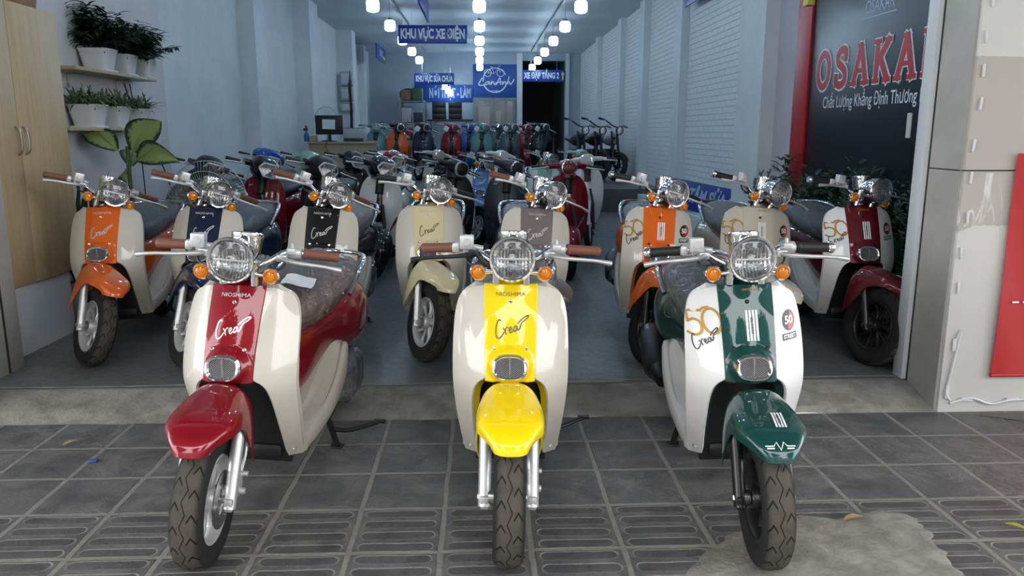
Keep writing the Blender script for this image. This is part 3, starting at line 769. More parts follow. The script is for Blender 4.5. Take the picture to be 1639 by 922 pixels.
# left side
slab('wall_left', -3.05, -2.85, 3.4, 7.35, 0, 3.5, noisy('warm_plaster', (.56, .55, .57), (.61, .60, .62), 2.2, .7, .06, .004))
slab('wall_left_rear', -3.3, -3.1, 7.35, 24.2, 0, 3.5, WALLW)
slab('trim_1', -3.12, -2.89, 10.55, 11.1, 0, 3.46, WALLW)
slab('trim_2', -3.12, -2.82, 13.6, 14.3, 0, 3.46, WALLW)
slab('trim_3', -3.12, -2.76, 17.6, 18.1, 0, 3.46, WALLW)
slab('trim_4', -3.12, -2.95, 20.6, 21.0, 0, 3.46, WALLW)
slab('wall_left_plinth', -2.86, -2.535, 3.66, 4.80, .0, .46, WALLW)
# right side
slab('wall_right', 2.85, 3.05, 8.35, 24.2, 0, 3.5, BRICK)
slab('trim_5', 2.72, 2.86, 7.62, 8.36, 0, 3.46, WALLW)
slab('wall_right_front', 2.86, 3.05, 3.4, 7.62, 0, 3.5, PINKISH)
for i, y in enumerate((10.9, 13.4, 15.6, 18.6)): slab('trim_%d' % (6+i), 2.74, 2.86, y, y+.38, 0, 3.46, WALLW)
slab('trim_18', 2.42, 2.855, 8.4, 11.95, .07, .36, WALLW, .004)
slab('ceiling_sky_block', -12, 12, -1.3, 3.38, 4.3, 4.45, mat('sky_block_grey', (.20, .20, .20), .8))  # unseen overhang, added to block the sky and darken reflections in the paint
slab('ceiling', -3.2, 3.1, 3.4, 24.2, 3.46, 3.6, CEILM)
slab('wall_facade', -9, 9, 3.38, 3.62, 3.46, 9, WALLW)
# front pillars
slab('wall_left_pillar', -6, -2.43, 3.42, 3.62, 0, 3.5, MARBLE, .004)
slab('trim_17', -2.475, -2.43, 3.62, 4.06, 0, 3.46, MARBLE, .003)
slab('trim_10', -2.432, -2.427, 3.92, 3.935, 0, 3.46, DARKSEAM)
slab('wall_right_pillar', 2.15, 6, 3.395, 3.66, -.02, 3.5, CLAD, .004)
slab('wall_right_reveal', 2.138, 2.152, 3.41, 3.655, -.02, 3.5, MARBLE)
slab('trim_11', 2.11, 2.40, 3.66, 3.745, .0, 3.46, WHITEMETAL, .004)
slab('trim_12', 2.134, 2.140, 3.652, 3.662, 0, 3.46, DARKSEAM)
slab('trim_13', 2.136, 2.6, 3.392, 3.397, 1.128, 1.134, DARKSEAM)
slab('trim_14', 2.1365, 2.139, 3.41, 3.655, 1.128, 1.134, DARKSEAM)
# back wall with a dark passage on the right
YB = 22.6
p0, p1 = at(836, 97, YB), at(905, 97, YB)
GREYWALL = noisy('grey_blue_back_wall', (.36, .41, .48), (.40, .45, .52), 2, .7)
slab('wall_back', -3.2, p0.x, YB, YB+.2, 0, 3.5, GREYWALL)
slab('wall_back_right', p1.x, 3.1, YB, YB+.2, 0, 3.5, GREYWALL)
slab('wall_back_top', p0.x, p1.x, YB, YB+.2, p0.z, 3.5, GREYWALL)
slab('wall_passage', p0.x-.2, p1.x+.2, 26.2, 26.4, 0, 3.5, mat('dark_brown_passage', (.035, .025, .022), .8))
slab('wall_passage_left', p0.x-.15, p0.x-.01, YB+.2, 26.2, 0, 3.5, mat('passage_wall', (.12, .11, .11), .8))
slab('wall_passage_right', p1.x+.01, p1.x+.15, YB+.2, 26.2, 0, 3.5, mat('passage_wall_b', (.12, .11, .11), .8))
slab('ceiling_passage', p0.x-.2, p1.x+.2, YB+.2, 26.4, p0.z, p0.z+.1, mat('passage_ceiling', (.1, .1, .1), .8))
slab('trim_15', at(827, 110, YB).x, p0.x, YB-.08, YB+.05, .43, 3.46, WHITEMETAL)
slab('trim_16', p1.x, at(911, 110, YB).x, YB-.08, YB+.05, .43, 3.46, WHITEMETAL)
# the far side of the street, which the glossy paint reflects
slab('ground_road', -40, 40, -40, -8, -.25, -.05, mat('asphalt', (.06, .06, .06), .8))
def facade_mat():
    m, t, b = newmat('street_facade'); x, y, z, v = coords(t)
    a = ((x/2.2).frac()-.5).abs().lt(.22)*((z/3.0).frac()-.5).abs().lt(.26)
    setp(b, t, col=mix(t, a, (.30, .28, .25), (.03, .035, .04)), rough=.6); return m
FAC = facade_mat()
for i, (x, w, h) in enumerate(((-18, 9, 12), (-8.5, 9, 8.5), (.5, 8, 10.5), (9.5, 9, 8), (20, 11, 12))): slab('wall_street_%d' % i, x-w/2, x+w/2, -26, -21, 0, h, FAC)
# ------------------------------------------------------------------ the rounder scooters of the rear rows
VY = [(.22, .36), (.34, .30), (.50, .235), (.66, .245), (.78, .275), (.86, .305)]
VO = [(0, .862), (.05, .858), (.105, .838), (.150, .79), (.178, .71), (.190, .61), (.190, .50), (.182, .40), (.165, .31), (.140, .24)]
VI = [(0, .86), (0, .83), (0, .79), (0, .74), (0, .68), (0, .60), (.0, .52), (.03, .44), (.085, .37), (.115, .25)]
def VS(x, z): return interp(VY, z)+.075*min(1.2, abs(x)/.19)**2.6
def vshield():
    m = MB(); o = catmull([(a, b, 0) for a, b in VO], 36); q = catmull([(a, b, 0) for a, b in VI], 36)
    for s in (-1, 1):
        m.shell([[(s*(max(0, a.x)+(b.x-max(0, a.x))*k/12), VS(max(0, a.x)+(b.x-max(0, a.x))*k/12, a.y+(b.y-a.y)*k/12), a.y+(b.y-a.y)*k/12) for k in range(13)] for a, b in zip(q, o)], .045, flip=(s < 0))
    return m
def vtie(w0=.016, w1=.034):
    return MB().shell([[((w0+(w1-w0)*i/23)*(-1+2*k/6), VS(0, .80-.34*i/23)-.012+.006*abs(-1+2*k/6)**2, .80-.34*i/23) for k in range(7)] for i in range(24)], .016)
def vfender():
    G = []
    for i in range(22):
        u = i/21; a = R(-8+150*u); y, z = -.235*cos(a)*.95+.01, .215+.235*sin(a); h = .062+.018*sin(pi*u); row = []
        for k in range(13):
            c = -1+2*k/12; row.append((h*math.copysign(abs(sin(c*pi/2))**.8, c), y*(1-.22*c*c)+.0, .215+(z-.215)*(1-.26*c*c)))
        G.append(row)
    return MB().shell(G, .006, flip=True)
def moped_fender(r=.275, h=.05):
    G = []
    for i in range(26):
        u = i/25; a = R(8+140*u); row = []
        for k in range(9):
            c = -1+2*k/8; rr = r-.035*c*c; row.append((h*c, -rr*cos(a), .255+rr*sin(a)))
        G.append(row)
    return MB().shell(G, .005, flip=True)
VAX = V((0, .33, .92)); VAD = V((0, .42, .907)).normalized()
def vcowl(hexy=False):
    if hexy:
        return loft([(.182, .915, 1.0, .066, 3), (.205, .885, 1.025, .090, 2.8), (.27, .87, 1.055, .115, 2.6), (.36, .87, 1.065, .115, 2.4), (.46, .93, 1.03, .06, 2.2)], 26, 20).tube([(0, .275, .865), (0, .30, .95)], [.085, .10], 20).tube([(-.17, .36, .975), (.17, .36, .975)], .026, 12)
    b = MB().tube([(0, .275, .865), (0, .30, .95)], [.062, .072], 20)
    b2 = loft([(.185, .915, 1.015, .058, 2.2), (.22, .905, 1.03, .075, 2.2), (.30, .91, 1.035, .085, 2.2), (.38, .93, 1.02, .07, 2.2), (.43, .955, 1.0, .03, 2)], 26, 20)
    b.add(b2.v, b2.f)
    return b.tube(catmull([(-.20, .365, .965), (-.11, .335, .975), (0, .31, .975), (.11, .335, .975), (.20, .365, .965)], 20), [.020]*3+[.026]*4+[.036]*6+[.026]*4+[.020]*3, 14)
VH = V((0, .190, .965))
def vring(): return MB().lathe([(.050, .004), (.058, -.006), (.066, -.004), (.068, .006), (.066, .03), (.052, .05)], VH, (0, 1, -.06), 36)
def vrefl(): return MB().lathe([(0, .036), (.02, .034), (.04, .022), (.054, .004)], VH, (0, 1, -.06), 30)
def vlens(): return MB().lathe([(.058, -.004), (.048, -.010), (.025, -.016), (.0005, -.018)], VH, (0, 1, -.06), 30)
HEXP = [(-.086, .965), (-.056, 1.012), (.056, 1.012), (.086, .965), (.046, .905), (-.046, .905)]
def hexring():
    P = [(x, .172+-.022+.045*abs(x)/.086+(.995-z)*-.18, z) for x, z in HEXP]; Q = []
    for i in range(6):
        a, b = V(P[i]), V(P[(i+1) % 6])
        for k in range(5): Q.append(a+(b-a)*(k/5+.05))
    return MB().tube(Q, .0085, 8, closed=True)
def hexface(o):
    P = [(x*.93, .172+-.022+.045*abs(x)/.086+(.995-z)*-.18+o, .958+(z-.958)*.93) for x, z in HEXP]
    return MB().add(P+[(0, .144+o*1.6, .962)], [(i, (i+1) % 6, 6) for i in range(6)])
def vgrip(s): return MB().lathe([(0, 0), (.015, 0), (.017, .004), (.0155, .01), (.0155, .045), (.0165, .05), (.0155, .055), (.0155, .10), (.017, .112), (.013, .118), (0, .118)], (s*.195, .366, .964), (s, .16, -.04), 14)
def vlever(s): return MB().tube(catmull([(s*.165, .335, .962), (s*.20, .312, .957), (s*.27, .31, .95), (s*.32, .325, .943)], 12), [.009]*3+[.007]*6+[.006, .007, .008], 8)
def vlight(s):
    """slanted lamp cluster low on the shield"""
    pts = [(.085, .36), (.150, .47), (.158, .52), (.140, .50), (.10, .42)]
    n = len(pts); f = [(s*x, VS(x, z)-.006, z) for x, z in pts]; b = [(s*x, VS(x, z)+.01, z) for x, z in pts]
    return MB().add(f+b, [tuple(range(n)), tuple(range(2*n-1, n-1, -1))]+[(i, (i+1) % n, (i+1) % n+n, i+n) for i in range(n)])
def roundscooter(label, loc, yaw, lean, steer, main, cowl=None, tie=SATINBLACK, hexy=False, fender=None, lights=True, seatm=SEATGREY, tag_card=False,
                 moped=False, basket=False, rail=False, signals=False, wrapcowl=None, group='scooters in the rear rows', emblem=True, low=True):
    cowl = cowl or main
    root = thing('motor_scooter', label, 'scooter', loc, 0, group); root.rotation_euler = (0, R(lean), R(yaw))
    def P(n, key, fn, m, par=root, M=None, angle=38): return put(n, cached(key, fn, angle), m, par, M)
    ST = steer_mx(R(steer), VAX, VAD)
    sh = P('front_shield', 'rs_sh', vshield, main)
    if tie: P('centre_trim', 'rs_tie', vtie, tie, sh)
    if lights:
        for s in (-1, 1): P('indicator_lamp', 'rs_ind%d' % s, lambda: vlight(s), REFLECTOR, sh)
    if emblem:
        P('shield_emblem', 'rs_emb', lambda: MB().box((0, VS(0, .79)-.016, .79), (.022, .006, .030), bev=.003), BLUEG, sh)
        P('shield_lettering', 'rs_let', lambda: crea(-.10, .775, .018, R(6), .0028, lambda x, z: V((x, VS(x, z)-.002, z))), DECALSILVER, sh)
    P('floor_panel', 'rs_floor', lambda: MB().box((0, .62, .245), (.30, .46, .05), None, .015), SATINBLACK)
    P('body_cover', 'rs_body', lambda: loft([(.74, .30, .62, .09, 3), (.85, .33, .66, .13, 2.7), (1.05, .32, .69, .18, 2.3), (1.25, .33, .69, .185, 2.2), (1.42, .42, .66, .12, 2.1), (1.52, .50, .60, .05, 2)], 28, 22), main)
    P('seat', 'rs_seat', lambda: loft([(.70, .66, .70, .06, 2.6), (.78, .65, .74, .11, 2.6), (1.0, .67, .76, .14, 2.6), (1.25, .68, .78, .14, 2.6), (1.42, .69, .76, .09, 2.4), (1.48, .70, .74, .04, 2.2)], 22, 16), seatm)
    if moped:
        wh = P('front_wheel', 'rs_tireM', lambda: wheel_tire(.255, .030, .195, 48), TIREDARK, root, ST@MX.Translation((0, 0, .255))); P('wheel_rim', 'rs_rimM', lambda: wire_rim(.197), CASTSILVER, wh)
        P('front_mudguard', 'rs_fenM', moped_fender, fender or main, root, ST)
        rw = P('rear_wheel', 'rs_tireM', lambda: wheel_tire(.255, .030, .195, 48), TIREDARK, root, MX.Translation((0, 1.22, .255))); P('wheel_rim', 'rs_rimM', lambda: wire_rim(.197), CASTSILVER, rw)
    else:
        wh = P('front_wheel', 'cv_tire', wheel_tire, TIREDARK, root, ST@MX.Translation((0, 0, .2095))); P('wheel_rim', 'cv_rim', wheel_rim, CASTSILVER, wh)
        P('front_mudguard', 'rs_fen', vfender, fender or main, root, ST)
        rw = P('rear_wheel', 'cv_tire', wheel_tire, TIREDARK, root, MX.Translation((0, 1.22, .2095))); P('wheel_rim', 'cv_rim', wheel_rim, CASTSILVER, rw)
    for s in (-1, 1): P('fork_leg', 'rs_fork%d' % s, lambda: MB().tube([(s*.06, 0, .21), (s*.06, .10, .46), (s*.03, .18, .62)], .014, 10), SATINBLACK, root, ST)
    P('steering_column', 'rs_col', lambda: MB().tube([(0, .24, .70), (0, .32, .93)], .036, 14), SATINBLACK, root, ST)
    ST = ST@MX.Translation((0, 0, -.045))
    cw = P('headset_cowl', 'rs_cowl%d' % hexy, lambda: vcowl(hexy), cowl, root, ST)
    if hexy:
        P('headlight_rim', 'rs_hexr', hexring, CASTSILVER, cw); P('headlight_reflector', 'rs_hexf', lambda: hexface(.004), REFLECTOR, cw); P('headlight_lens', 'rs_hexl', lambda: hexface(-.006), CLEARLENS, cw)
    else:
        P('headlight_rim', 'rs_ring', vring, CHROME if cowl is not SATINBLACK else CASTSILVER, cw); P('headlight_reflector', 'rs_ref', vrefl, REFLECTOR, cw); P('headlight_lens', 'rs_len', vlens, CLEARLENS, cw)
    for s in (-1, 1):
        P('hand_grip', 'rs_gr%d' % s, lambda: vgrip(s), BLACKGRIP, root, ST); P('brake_lever', 'rs_lv%d' % s, lambda: vlever(s), SILVER, root, ST)
        if signals: P('turn_signal', 'rs_sig%d' % s, lambda: MB().ball((s*.115, .26, .925), (.026, .022, .026), 14, 10), AMBER, root, ST)
    if wrapcowl: P('plastic_sheet', 'rs_wr', lambda: loft([(.20, .96, 1.06, .07, 2.4), (.28, .95, 1.085, .14, 2.4), (.40, .955, 1.075, .16, 2.4), (.47, .97, 1.05, .08, 2.4)], 26, 20, .05, 3), wrapcowl, root, ST)
    if tag_card: P('price_card', 'rs_card', lambda: MB().box((-.150, .235, .905), (.085, .004, .085), MX.Rotation(R(14), 3, 'Y'), .001), PAPER, root, ST)
    if basket:
        b = MB()
        for i in range(9):
            b.tube([(-.11+.0275*i, .02, .70), (-.09+.0225*i, .05, .56)], .003, 4); b.tube([(-.11+.0275*i, .20, .70), (-.09+.0225*i, .18, .56)], .003, 4)
        for z, k in ((.70, 1), (.63, .91), (.56, .82)): b.tube([(-.11*k, .02+.03*(1-k)*5, z), (.11*k, .02+.03*(1-k)*5, z), (.11*k, .20-.02*(1-k)*5, z), (-.11*k, .20-.02*(1-k)*5, z)], .004, 6, closed=True)
        for i in range(7): b.tube([(-.09+.03*i, .05, .56), (-.09+.03*i, .18, .56)], .003, 4)
        CACHE.setdefault('rs_bask', b.mesh('rs_bask')); put('front_basket', CACHE['rs_bask'], SATINBLACK, root, ST)
    P('side_stand', 'rs_st', lambda: MB().tube([(.09, .78, .23), (.19, .82, .05)], .011, 8).tube([(-.09, .86, .23), (-.12, .90, .02)], .011, 8).tube([(.09, .86, .23), (.12, .90, .02)], .011, 8), SATINBLACK)
    return root

def ebike(label, loc, yaw, steer, tank, group='upright black electric motorbikes at the back'):
    root = thing('electric_motorbike', label, 'motorbike', loc, 0, group); root.rotation_euler = (0, 0, R(yaw))
    def P(n, key, fn, m, par=root, M=None): return put(n, cached(key, fn), m, par, M)
    ST = steer_mx(R(steer), V((0, .30, .90)), V((0, .42, .907)).normalized())
    for n, y in (('front_wheel', 0), ('rear_wheel', 1.15)):
        w = P(n, 'eb_tire', lambda: wheel_tire(.25, .04, .18, 48), TIREDARK, root, (ST if y == 0 else MX())@MX.Translation((0, y, .25))); P('wheel_rim', 'eb_rim', lambda: wheel_rim(5, .184, True), FORKBLACK, w)
    for s in (-1, 1): P('fork_leg', 'eb_f%d' % s, lambda: MB().tube([(s*.07, 0, .25), (s*.07, .16, .60), (s*.07, .27, .86)], [.022, .026, .02], 10), FORKBLACK, root, ST)
    P('front_mudguard', 'eb_fen', lambda: MB().shell([[(.045*(-1+k/3), -.275*cos(R(30+110*i/12)), .25+.275*sin(R(30+110*i/12))-.015*(-1+k/3)**2) for k in range(7)] for i in range(13)], .005, True), SATINBLACK, root, ST)
    hb = P('handlebar', 'eb_bar', lambda: MB().tube(catmull([(-.34, .36, 1.03), (-.24, .33, 1.03), (-.10, .27, .97), (0, .27, .96), (.10, .27, .97), (.24, .33, 1.03), (.34, .36, 1.03)], 30), .013, 8), FORKBLACK, root, ST)
    for s in (-1, 1):
        P('hand_grip', 'eb_g%d' % s, lambda: MB().tube([(s*.25, .335, 1.03), (s*.36, .368, 1.03)], .019, 12), BLACKGRIP, hb); P('mirror_stub', 'eb_m%d' % s, lambda: MB().tube([(s*.23, .32, 1.03), (s*.25, .26, 1.02), (s*.34, .27, 1.01)], .006, 6), SILVER, hb)
    hl = P('headlight', 'eb_h', lambda: MB().lathe([(.02, .08), (.06, .05), (.078, 0), (.082, -.006), (.076, -.012), (.070, -.002)], (0, .14, .90), (0, 1, 0), 28), FORKBLACK, root, ST)
    P('headlight_lens', 'eb_l', lambda: MB().lathe([(.070, -.002), (.05, -.010), (.0005, -.014)], (0, .14, .90), (0, 1, 0), 28), REFLECTOR, hl)
    P('tank_cover', 'eb_t', lambda: loft([(.28, .66, .82, .06, 2.4), (.40, .62, .86, .11, 2.4), (.60, .62, .84, .12, 2.4), (.74, .64, .76, .08, 2.4)], 22, 16), tank)
    P('frame', 'eb_fr', lambda: MB().tube([(0, .30, .78), (0, .42, .42), (0, .60, .26), (0, .95, .28), (0, 1.15, .25)], .04, 8).tube([(0, .32, .74), (0, .75, .66), (0, 1.3, .70)], .03, 8).box((0, .62, .42), (.20, .36, .28), None, .03), SATINBLACK)
    P('seat', 'eb_s', lambda: loft([(.70, .68, .74, .07, 2.6), (.85, .68, .78, .12, 2.6), (1.2, .70, .80, .12, 2.6), (1.38, .72, .80, .07, 2.4)], 20, 14), SEATGREY)
    P('side_stand', 'eb_st', lambda: MB().tube([(.08, .62, .28), (.20, .66, .02)], .012, 8).tube([(-.08, .75, .28), (-.14, .78, .01)], .012, 8), SATINBLACK)
    return root
# ------------------------------------------------------------------ shop fittings
SIGNBLUE = mat('sign_blue', (.012, .05, .30), .35)
SIGNBLUE2 = mat('banner_blue', (.016, .075, .33), .5)
SIGNWHITE = mat('sign_lettering_white', (.80, .84, .90), .5)
SIGNPALE = mat('sign_lettering_pale', (.40, .50, .70), .5)
SIGNYELLOW = mat('sign_arrow_yellow', (.75, .65, .08), .5)
WOOD = None
def wood_mat(name, a, b2):
    m, t, b = newmat(name); x, y, z, v = coords(t)
    n = noise(t, v, 5, 6, .6, .4, (6, 6, .35)); n2 = noise(t, v, 30, 3, .5, 0, (6, 6, .25))
    setp(b, t, col=mix(t, n.ramp(.3, .7)*.7+n2*.3, a, b2), rough=.45, normal=bump(t, n2, .05, .001)); return m
WOOD = wood_mat('pale_oak_laminate', (.40, .285, .15), (.50, .37, .21))
SHELFWOOD = wood_mat('shelf_pine', (.36, .28, .17), (.44, .35, .23))
POT = mat('white_ceramic_pot', (.66, .67, .68), .35)
SOIL = noisy('potting_soil', (.02, .015, .01), (.05, .04, .03), 40, .9)
CARD = noisy('brown_cardboard', (.20, .12, .06), (.25, .16, .09), 8, .8)
DARKGREY = mat('dark_grey_plastic', (.03, .032, .036), .5)
GREYPL = mat('light_grey_plastic', (.42, .43, .43), .5)
GALV = mat('grey_shelf_steel', (.28, .29, .31), .45, metal=.4)
ALU = mat('aluminium_frame', (.20, .22, .25), .4, metal=.5)
GLASS = film('window_glass', (.85, .9, .92), .06, .03, wr=False)
def signboard(label, cx, cz, y, w, h, txt, size, sx, group=None, ry=0, xz=None, lm=None, bm=None, hang=0.0, bold=.006, dx=0.0, cat='sign', name='hanging_sign', axis='x'):
    """board facing the viewer (axis x) or along the shop (axis y, facing +x or -x)"""
    r = thing(name, label, cat, (cx, y, cz), ry, group)
    put('board', MB().box((0, 0, 0), (w, .03, h), None, .003), bm or SIGNBLUE, r)
    if txt:
        me = text_mesh(txt, size, lambda a, b: V((a+dx, -.0175, b)), bold, sx); xs = [v.co.x-dx for v in me.vertices]; k = min(1, (w*.93-2*abs(dx))/(max(xs)-min(xs)))
        for v in me.vertices: v.co.x = (v.co.x-dx)*k+dx
        put('lettering', me, lm or SIGNWHITE, r)
    if hang:
        for s in (-1, 1): put('hanging_wire', MB().tube([(s*w*.3, 0, h/2), (s*w*.3, 0, h/2+hang)], .003, 5), STEEL, r)
    return r
def boxes(px0, px1, py0, py1, Y):
    a, b = at(px0, py0, Y), at(px1, py1, Y); return (a.x+b.x)/2, (a.z+b.z)/2, abs(b.x-a.x), abs(a.z-b.z)
c = boxes(637, 748, 40, 70, 15.0)
signboard('blue hanging sign reading KHU VỰC XE ĐIỆN, nearest one under the ceiling', c[0], c[1], 15.0, c[2], c[3], 'KHU VỰC XE ĐIỆN', .235, .63, hang=3.46-c[1]-c[3]/2, bold=.010)
c = boxes(663, 727, 117, 136, 20.0)
signboard('blue hanging sign reading KHU VỰC SỬA CHỮA beside the left lamps', c[0], c[1], 20.0, c[2], c[3], 'KHU VỰC SỬA CHỮA', .20, .60, hang=3.46-c[1]-c[3]/2, bold=.007)
c = boxes(836, 905, 112, 131, 20.0)
s = signboard('blue hanging sign reading XE ĐẠP TẦNG 2 with a yellow arrow', c[0], c[1], 20.0, c[2], c[3], 'XE ĐẠP TẦNG 2', .20, .60, hang=3.46-c[1]-c[3]/2, bold=.007, dx=-.06)
aw = c[2]/2-.07
put('arrow', MB().prism([(aw-.018, -.10), (aw+.018, -.10), (aw+.018, .03), (aw+.045, .03), (aw, .11), (aw-.045, .03), (aw-.018, .03)], -.022, -.016), SIGNYELLOW, s)
c = boxes(663, 757, 136, 163, YB-.04)
signboard('wide blue banner reading NÓI THẬT - LÀM on the back wall', c[0], c[1], YB-.03, c[2], c[3], 'NÓI THẬT - LÀM', .36, .66, lm=SIGNPALE, bm=SIGNBLUE2, bold=.014, dx=.18, name='shop_banner', cat='banner')
# square logo board over the glass door
c = boxes(757, 827, 103, 156, YB-.02)
lb = signboard('square blue board with a white bicycle emblem above the glass door', c[0], c[1], YB-.017, c[2], c[3], None, 0, 1, bm=SIGNBLUE2, name='logo_board')
lf = lambda x, z: V((x, -.018, z+.02)); k = c[3]/2
lg = MB().strokes([[(.74*k*cos(a), .74*k*sin(a)) for a in [R(28+i*157/30) for i in range(31)]]], .028, lf).strokes([[(.74*k*cos(a), .74*k*sin(a)) for a in [R(200+i*148/30) for i in range(31)]]], .034, lf)
for cxx in (-.20, .16): lg.strokes([[(cxx+.10*cos(2*pi*i/24), .20+.10*sin(2*pi*i/24)) for i in range(25)]], .016, lf)
lg.strokes([[(-.20, .20), (-.09, .33), (.10, .33), (-.02, .19), (-.09, .33)], [(.16, .20), (.09, .36), (.15, .40)], [(-.02, .19), (-.20, .20)], [(-.13, .36), (-.06, .36)]], .014, lf)
lg.strokes([[(p*1.0, q) for p, q in pth] for pth in (
    [(-.36, .06), (-.40, .0), (-.46, -.12), (-.36, -.14), (-.26, -.10)], [(-.18, -.04), (-.26, -.06), (-.26, -.13), (-.18, -.08), (-.16, -.03), (-.16, -.12)],
    [(-.10, -.03), (-.12, -.13), (-.05, -.03), (-.02, -.12), (.04, -.06)], [(.03, -.13), (.14, .06), (.16, -.12)], [(.08, -.06), (.17, -.05)],
    [(.22, -.03), (.21, -.12), (.28, -.03), (.31, -.12)], [(.40, .10), (.34, -.12), (.40, -.03), (.44, -.12), (.54, .02)])], .026, lf, 14)
put('emblem', lg, SIGNWHITE, lb)
put('lettering', text_mesh('XE ĐIỆN', .075, lambda a, b: V((a, -.018, b-.29)), .002, .8), SIGNWHITE, lb)
# signs along the walls, seen end-on
def sidesign(label, x, y0, y1, z0, z1, face, txt=None, arrow=False, hang=0, name='shop_sign', size=.2):
    r = signboard(label, x, (z0+z1)/2, (y0+y1)/2, y1-y0, z1-z0, txt, size, .62, hang=hang, name=name)
    r.rotation_euler = (0, 0, face*pi/2)
    if arrow: put('arrow', MB().prism([(.3, -.10), (.6, -.10), (.6, -.15), (.75, -.07), (.6, .01), (.6, -.04), (.3, -.04)], -.022, -.016), SIGNYELLOW, r)
    return r
sidesign('blue sign fixed high on the left wall, cut off by the photo edge', -3.08, 8.6, 9.85, 2.86, 3.25, 1)
sidesign('blue sign fixed high on the right wall column, cut off by the photo edge', 2.70, 9.7, 10.6, 2.90, 3.3, -1)
sidesign('blue sign hung lengthways above the nearest hanging sign', -.85, 11.5, 13.5, 3.08, 3.40, -1, 'KHU VỰC', hang=.06, name='hanging_sign')
sidesign('blue sign with a yellow arrow near the left wall', -2.42, 19.0, 20.7, 3.0, 3.34, 1, 'KHU VỰC', True, .12, 'hanging_sign')
# leaning sign on the right
ls = thing('leaning_sign', 'blue sign reading TRUNG TÂM SỬA CHỮA leaning against the brick wall', 'sign', (2.74, 9.15, .262), 0)
ls.location = (2.62, 9.0, .53); ls.rotation_euler = (R(-12), R(4), R(-66))
put('board', MB().box((0, 0, 0), (1.75, .03, .34), None, .003), SIGNBLUE, ls)
put('lettering', text_mesh('TRUNG TÂM SỬA CHỮA', .225, lambda a, b: V((a, -.0175, b)), .008, .68), SIGNPALE, ls)

# lamps
GLOW = bpy.data.materials.new('lit_lamp_globe'); GLOW.use_nodes = True
_t = GLOW.node_tree; _t.nodes.clear(); _e = _t.nodes.new('ShaderNodeEmission'); _o = _t.nodes.new('ShaderNodeOutputMaterial')
_e.inputs[0].default_value = (.58, .80, 1.0, 1); _e.inputs[1].default_value = BULB; _t.links.new(_e.outputs[0], _o.inputs[0])
def lamp(label, x, y, z):
    r = thing('hanging_lamp', label, 'lamp', (x, y, z), 0, 'white hanging lamps')
    put('lamp_globe', cached('lp_g', lambda: MB().lathe([(.0, -.085), (.05, -.084), (.074, -.074), (.085, -.05), (.087, .03), (.080, .062), (.060, .078), (.035, .084)], (0, 0, 0), (0, 0, 1), 28)), GLOW, r)
    put('lamp_cap', cached('lp_c', lambda: MB().lathe([(.0, .12), (.028, .118), (.034, .10), (.036, .082), (0, .082)], (0, 0, 0), (0, 0, 1), 20)), DARKGREY, r)
    put('cord', MB().tube([(0, 0, .115), (0, 0, (3.40 if z > 2.9 else 3.46)-z)], .005, 6), STEEL, r)
    return r
order = ['nearest', 'second', 'third', 'fourth', 'fifth', 'sixth', 'seventh', 'eighth', 'last']
for nm, x, n in (('left', -1.46, 5), ('middle', 0.0, 6), ('right', 1.41, 6)):
    for i in range(n+3): lamp('white hanging lamp, %s of those in view in the %s row' % (order[i-3], nm) if i > 2 else 'white hanging lamp over the front scooters above the photo, %s in the %s row' % (order[i], nm), x, 5.04+2.07*i, 3.0)
    tr = MB().box((x, 13.0, 3.415), (.05, 17.4, .035))
    for y in (5.0, 8.0, 11.0, 14.0, 17.0, 20.5): tr.box((x, y, 3.444), (.03, .06, .03))
    tag(put('lamp_track', tr, GREYPL), 'thin ceiling track carrying the %s row of lamps' % nm, 'lamp track', 'ceiling lamp tracks')
for i, (px, py, Y) in enumerate(((712, 138, 21.0), (717, 144, 21.6), (721, 149, 22.2))):
    p = at(px, py, Y); lamp('white lamp hung low before the back banner, %s one' % ('left', 'middle', 'right')[i], p.x, p.y, p.z).scale = (.8, .8, 1)

# wooden cabinet, left
cb = thing('cupboard', 'tall pale oak cupboard with two doors on the left plinth', 'cupboard', (-2.69, 4.42, .462))
put('carcass', MB().box((0, 0, .765), (.31, 1.02, 1.53), None, .003), WOOD, cb)
for s in (-1, 1):
    d = put('door', MB().box((.166, s*.255, .765), (.018, .505, 1.52), None, .002), WOOD, cb)
    put('door_handle', MB().tube(catmull([(.175, s*.035, .715), (.198, s*.035, .735), (.204, s*.035, .79), (.198, s*.035, .845), (.175, s*.035, .865)], 16), .006, 8), STEEL, d)
bk = MB().shell([[(.10*cos(a)*k, .20*sin(a)*k, h) for a in [2*pi*i/24 for i in range(25)]] for k, h in ((.86, 0), (.95, .07), (1.0, .15))], .012)
b = put('storage_basket', bk, CARD); b.location = (-2.66, 4.74, 2.003); tag(b, 'brown basket on top of the oak cupboard, right-hand one', 'basket')
b = put('cardboard_box', MB().box((0, 0, .075), (.2, .30, .15), None, .004), CARD); b.location = (-2.66, 4.36, 2.003); tag(b, 'brown box on top of the oak cupboard, left-hand one', 'box')
b = put('paper_bundle', MB().box((0, 0, .03), (.16, .24, .06), MX.Rotation(.1, 3, 'Z'), .006), PAPER); b.location = (-2.66, 4.40, 2.156); tag(b, 'white paper bundle lying on the cupboard box', 'papers')

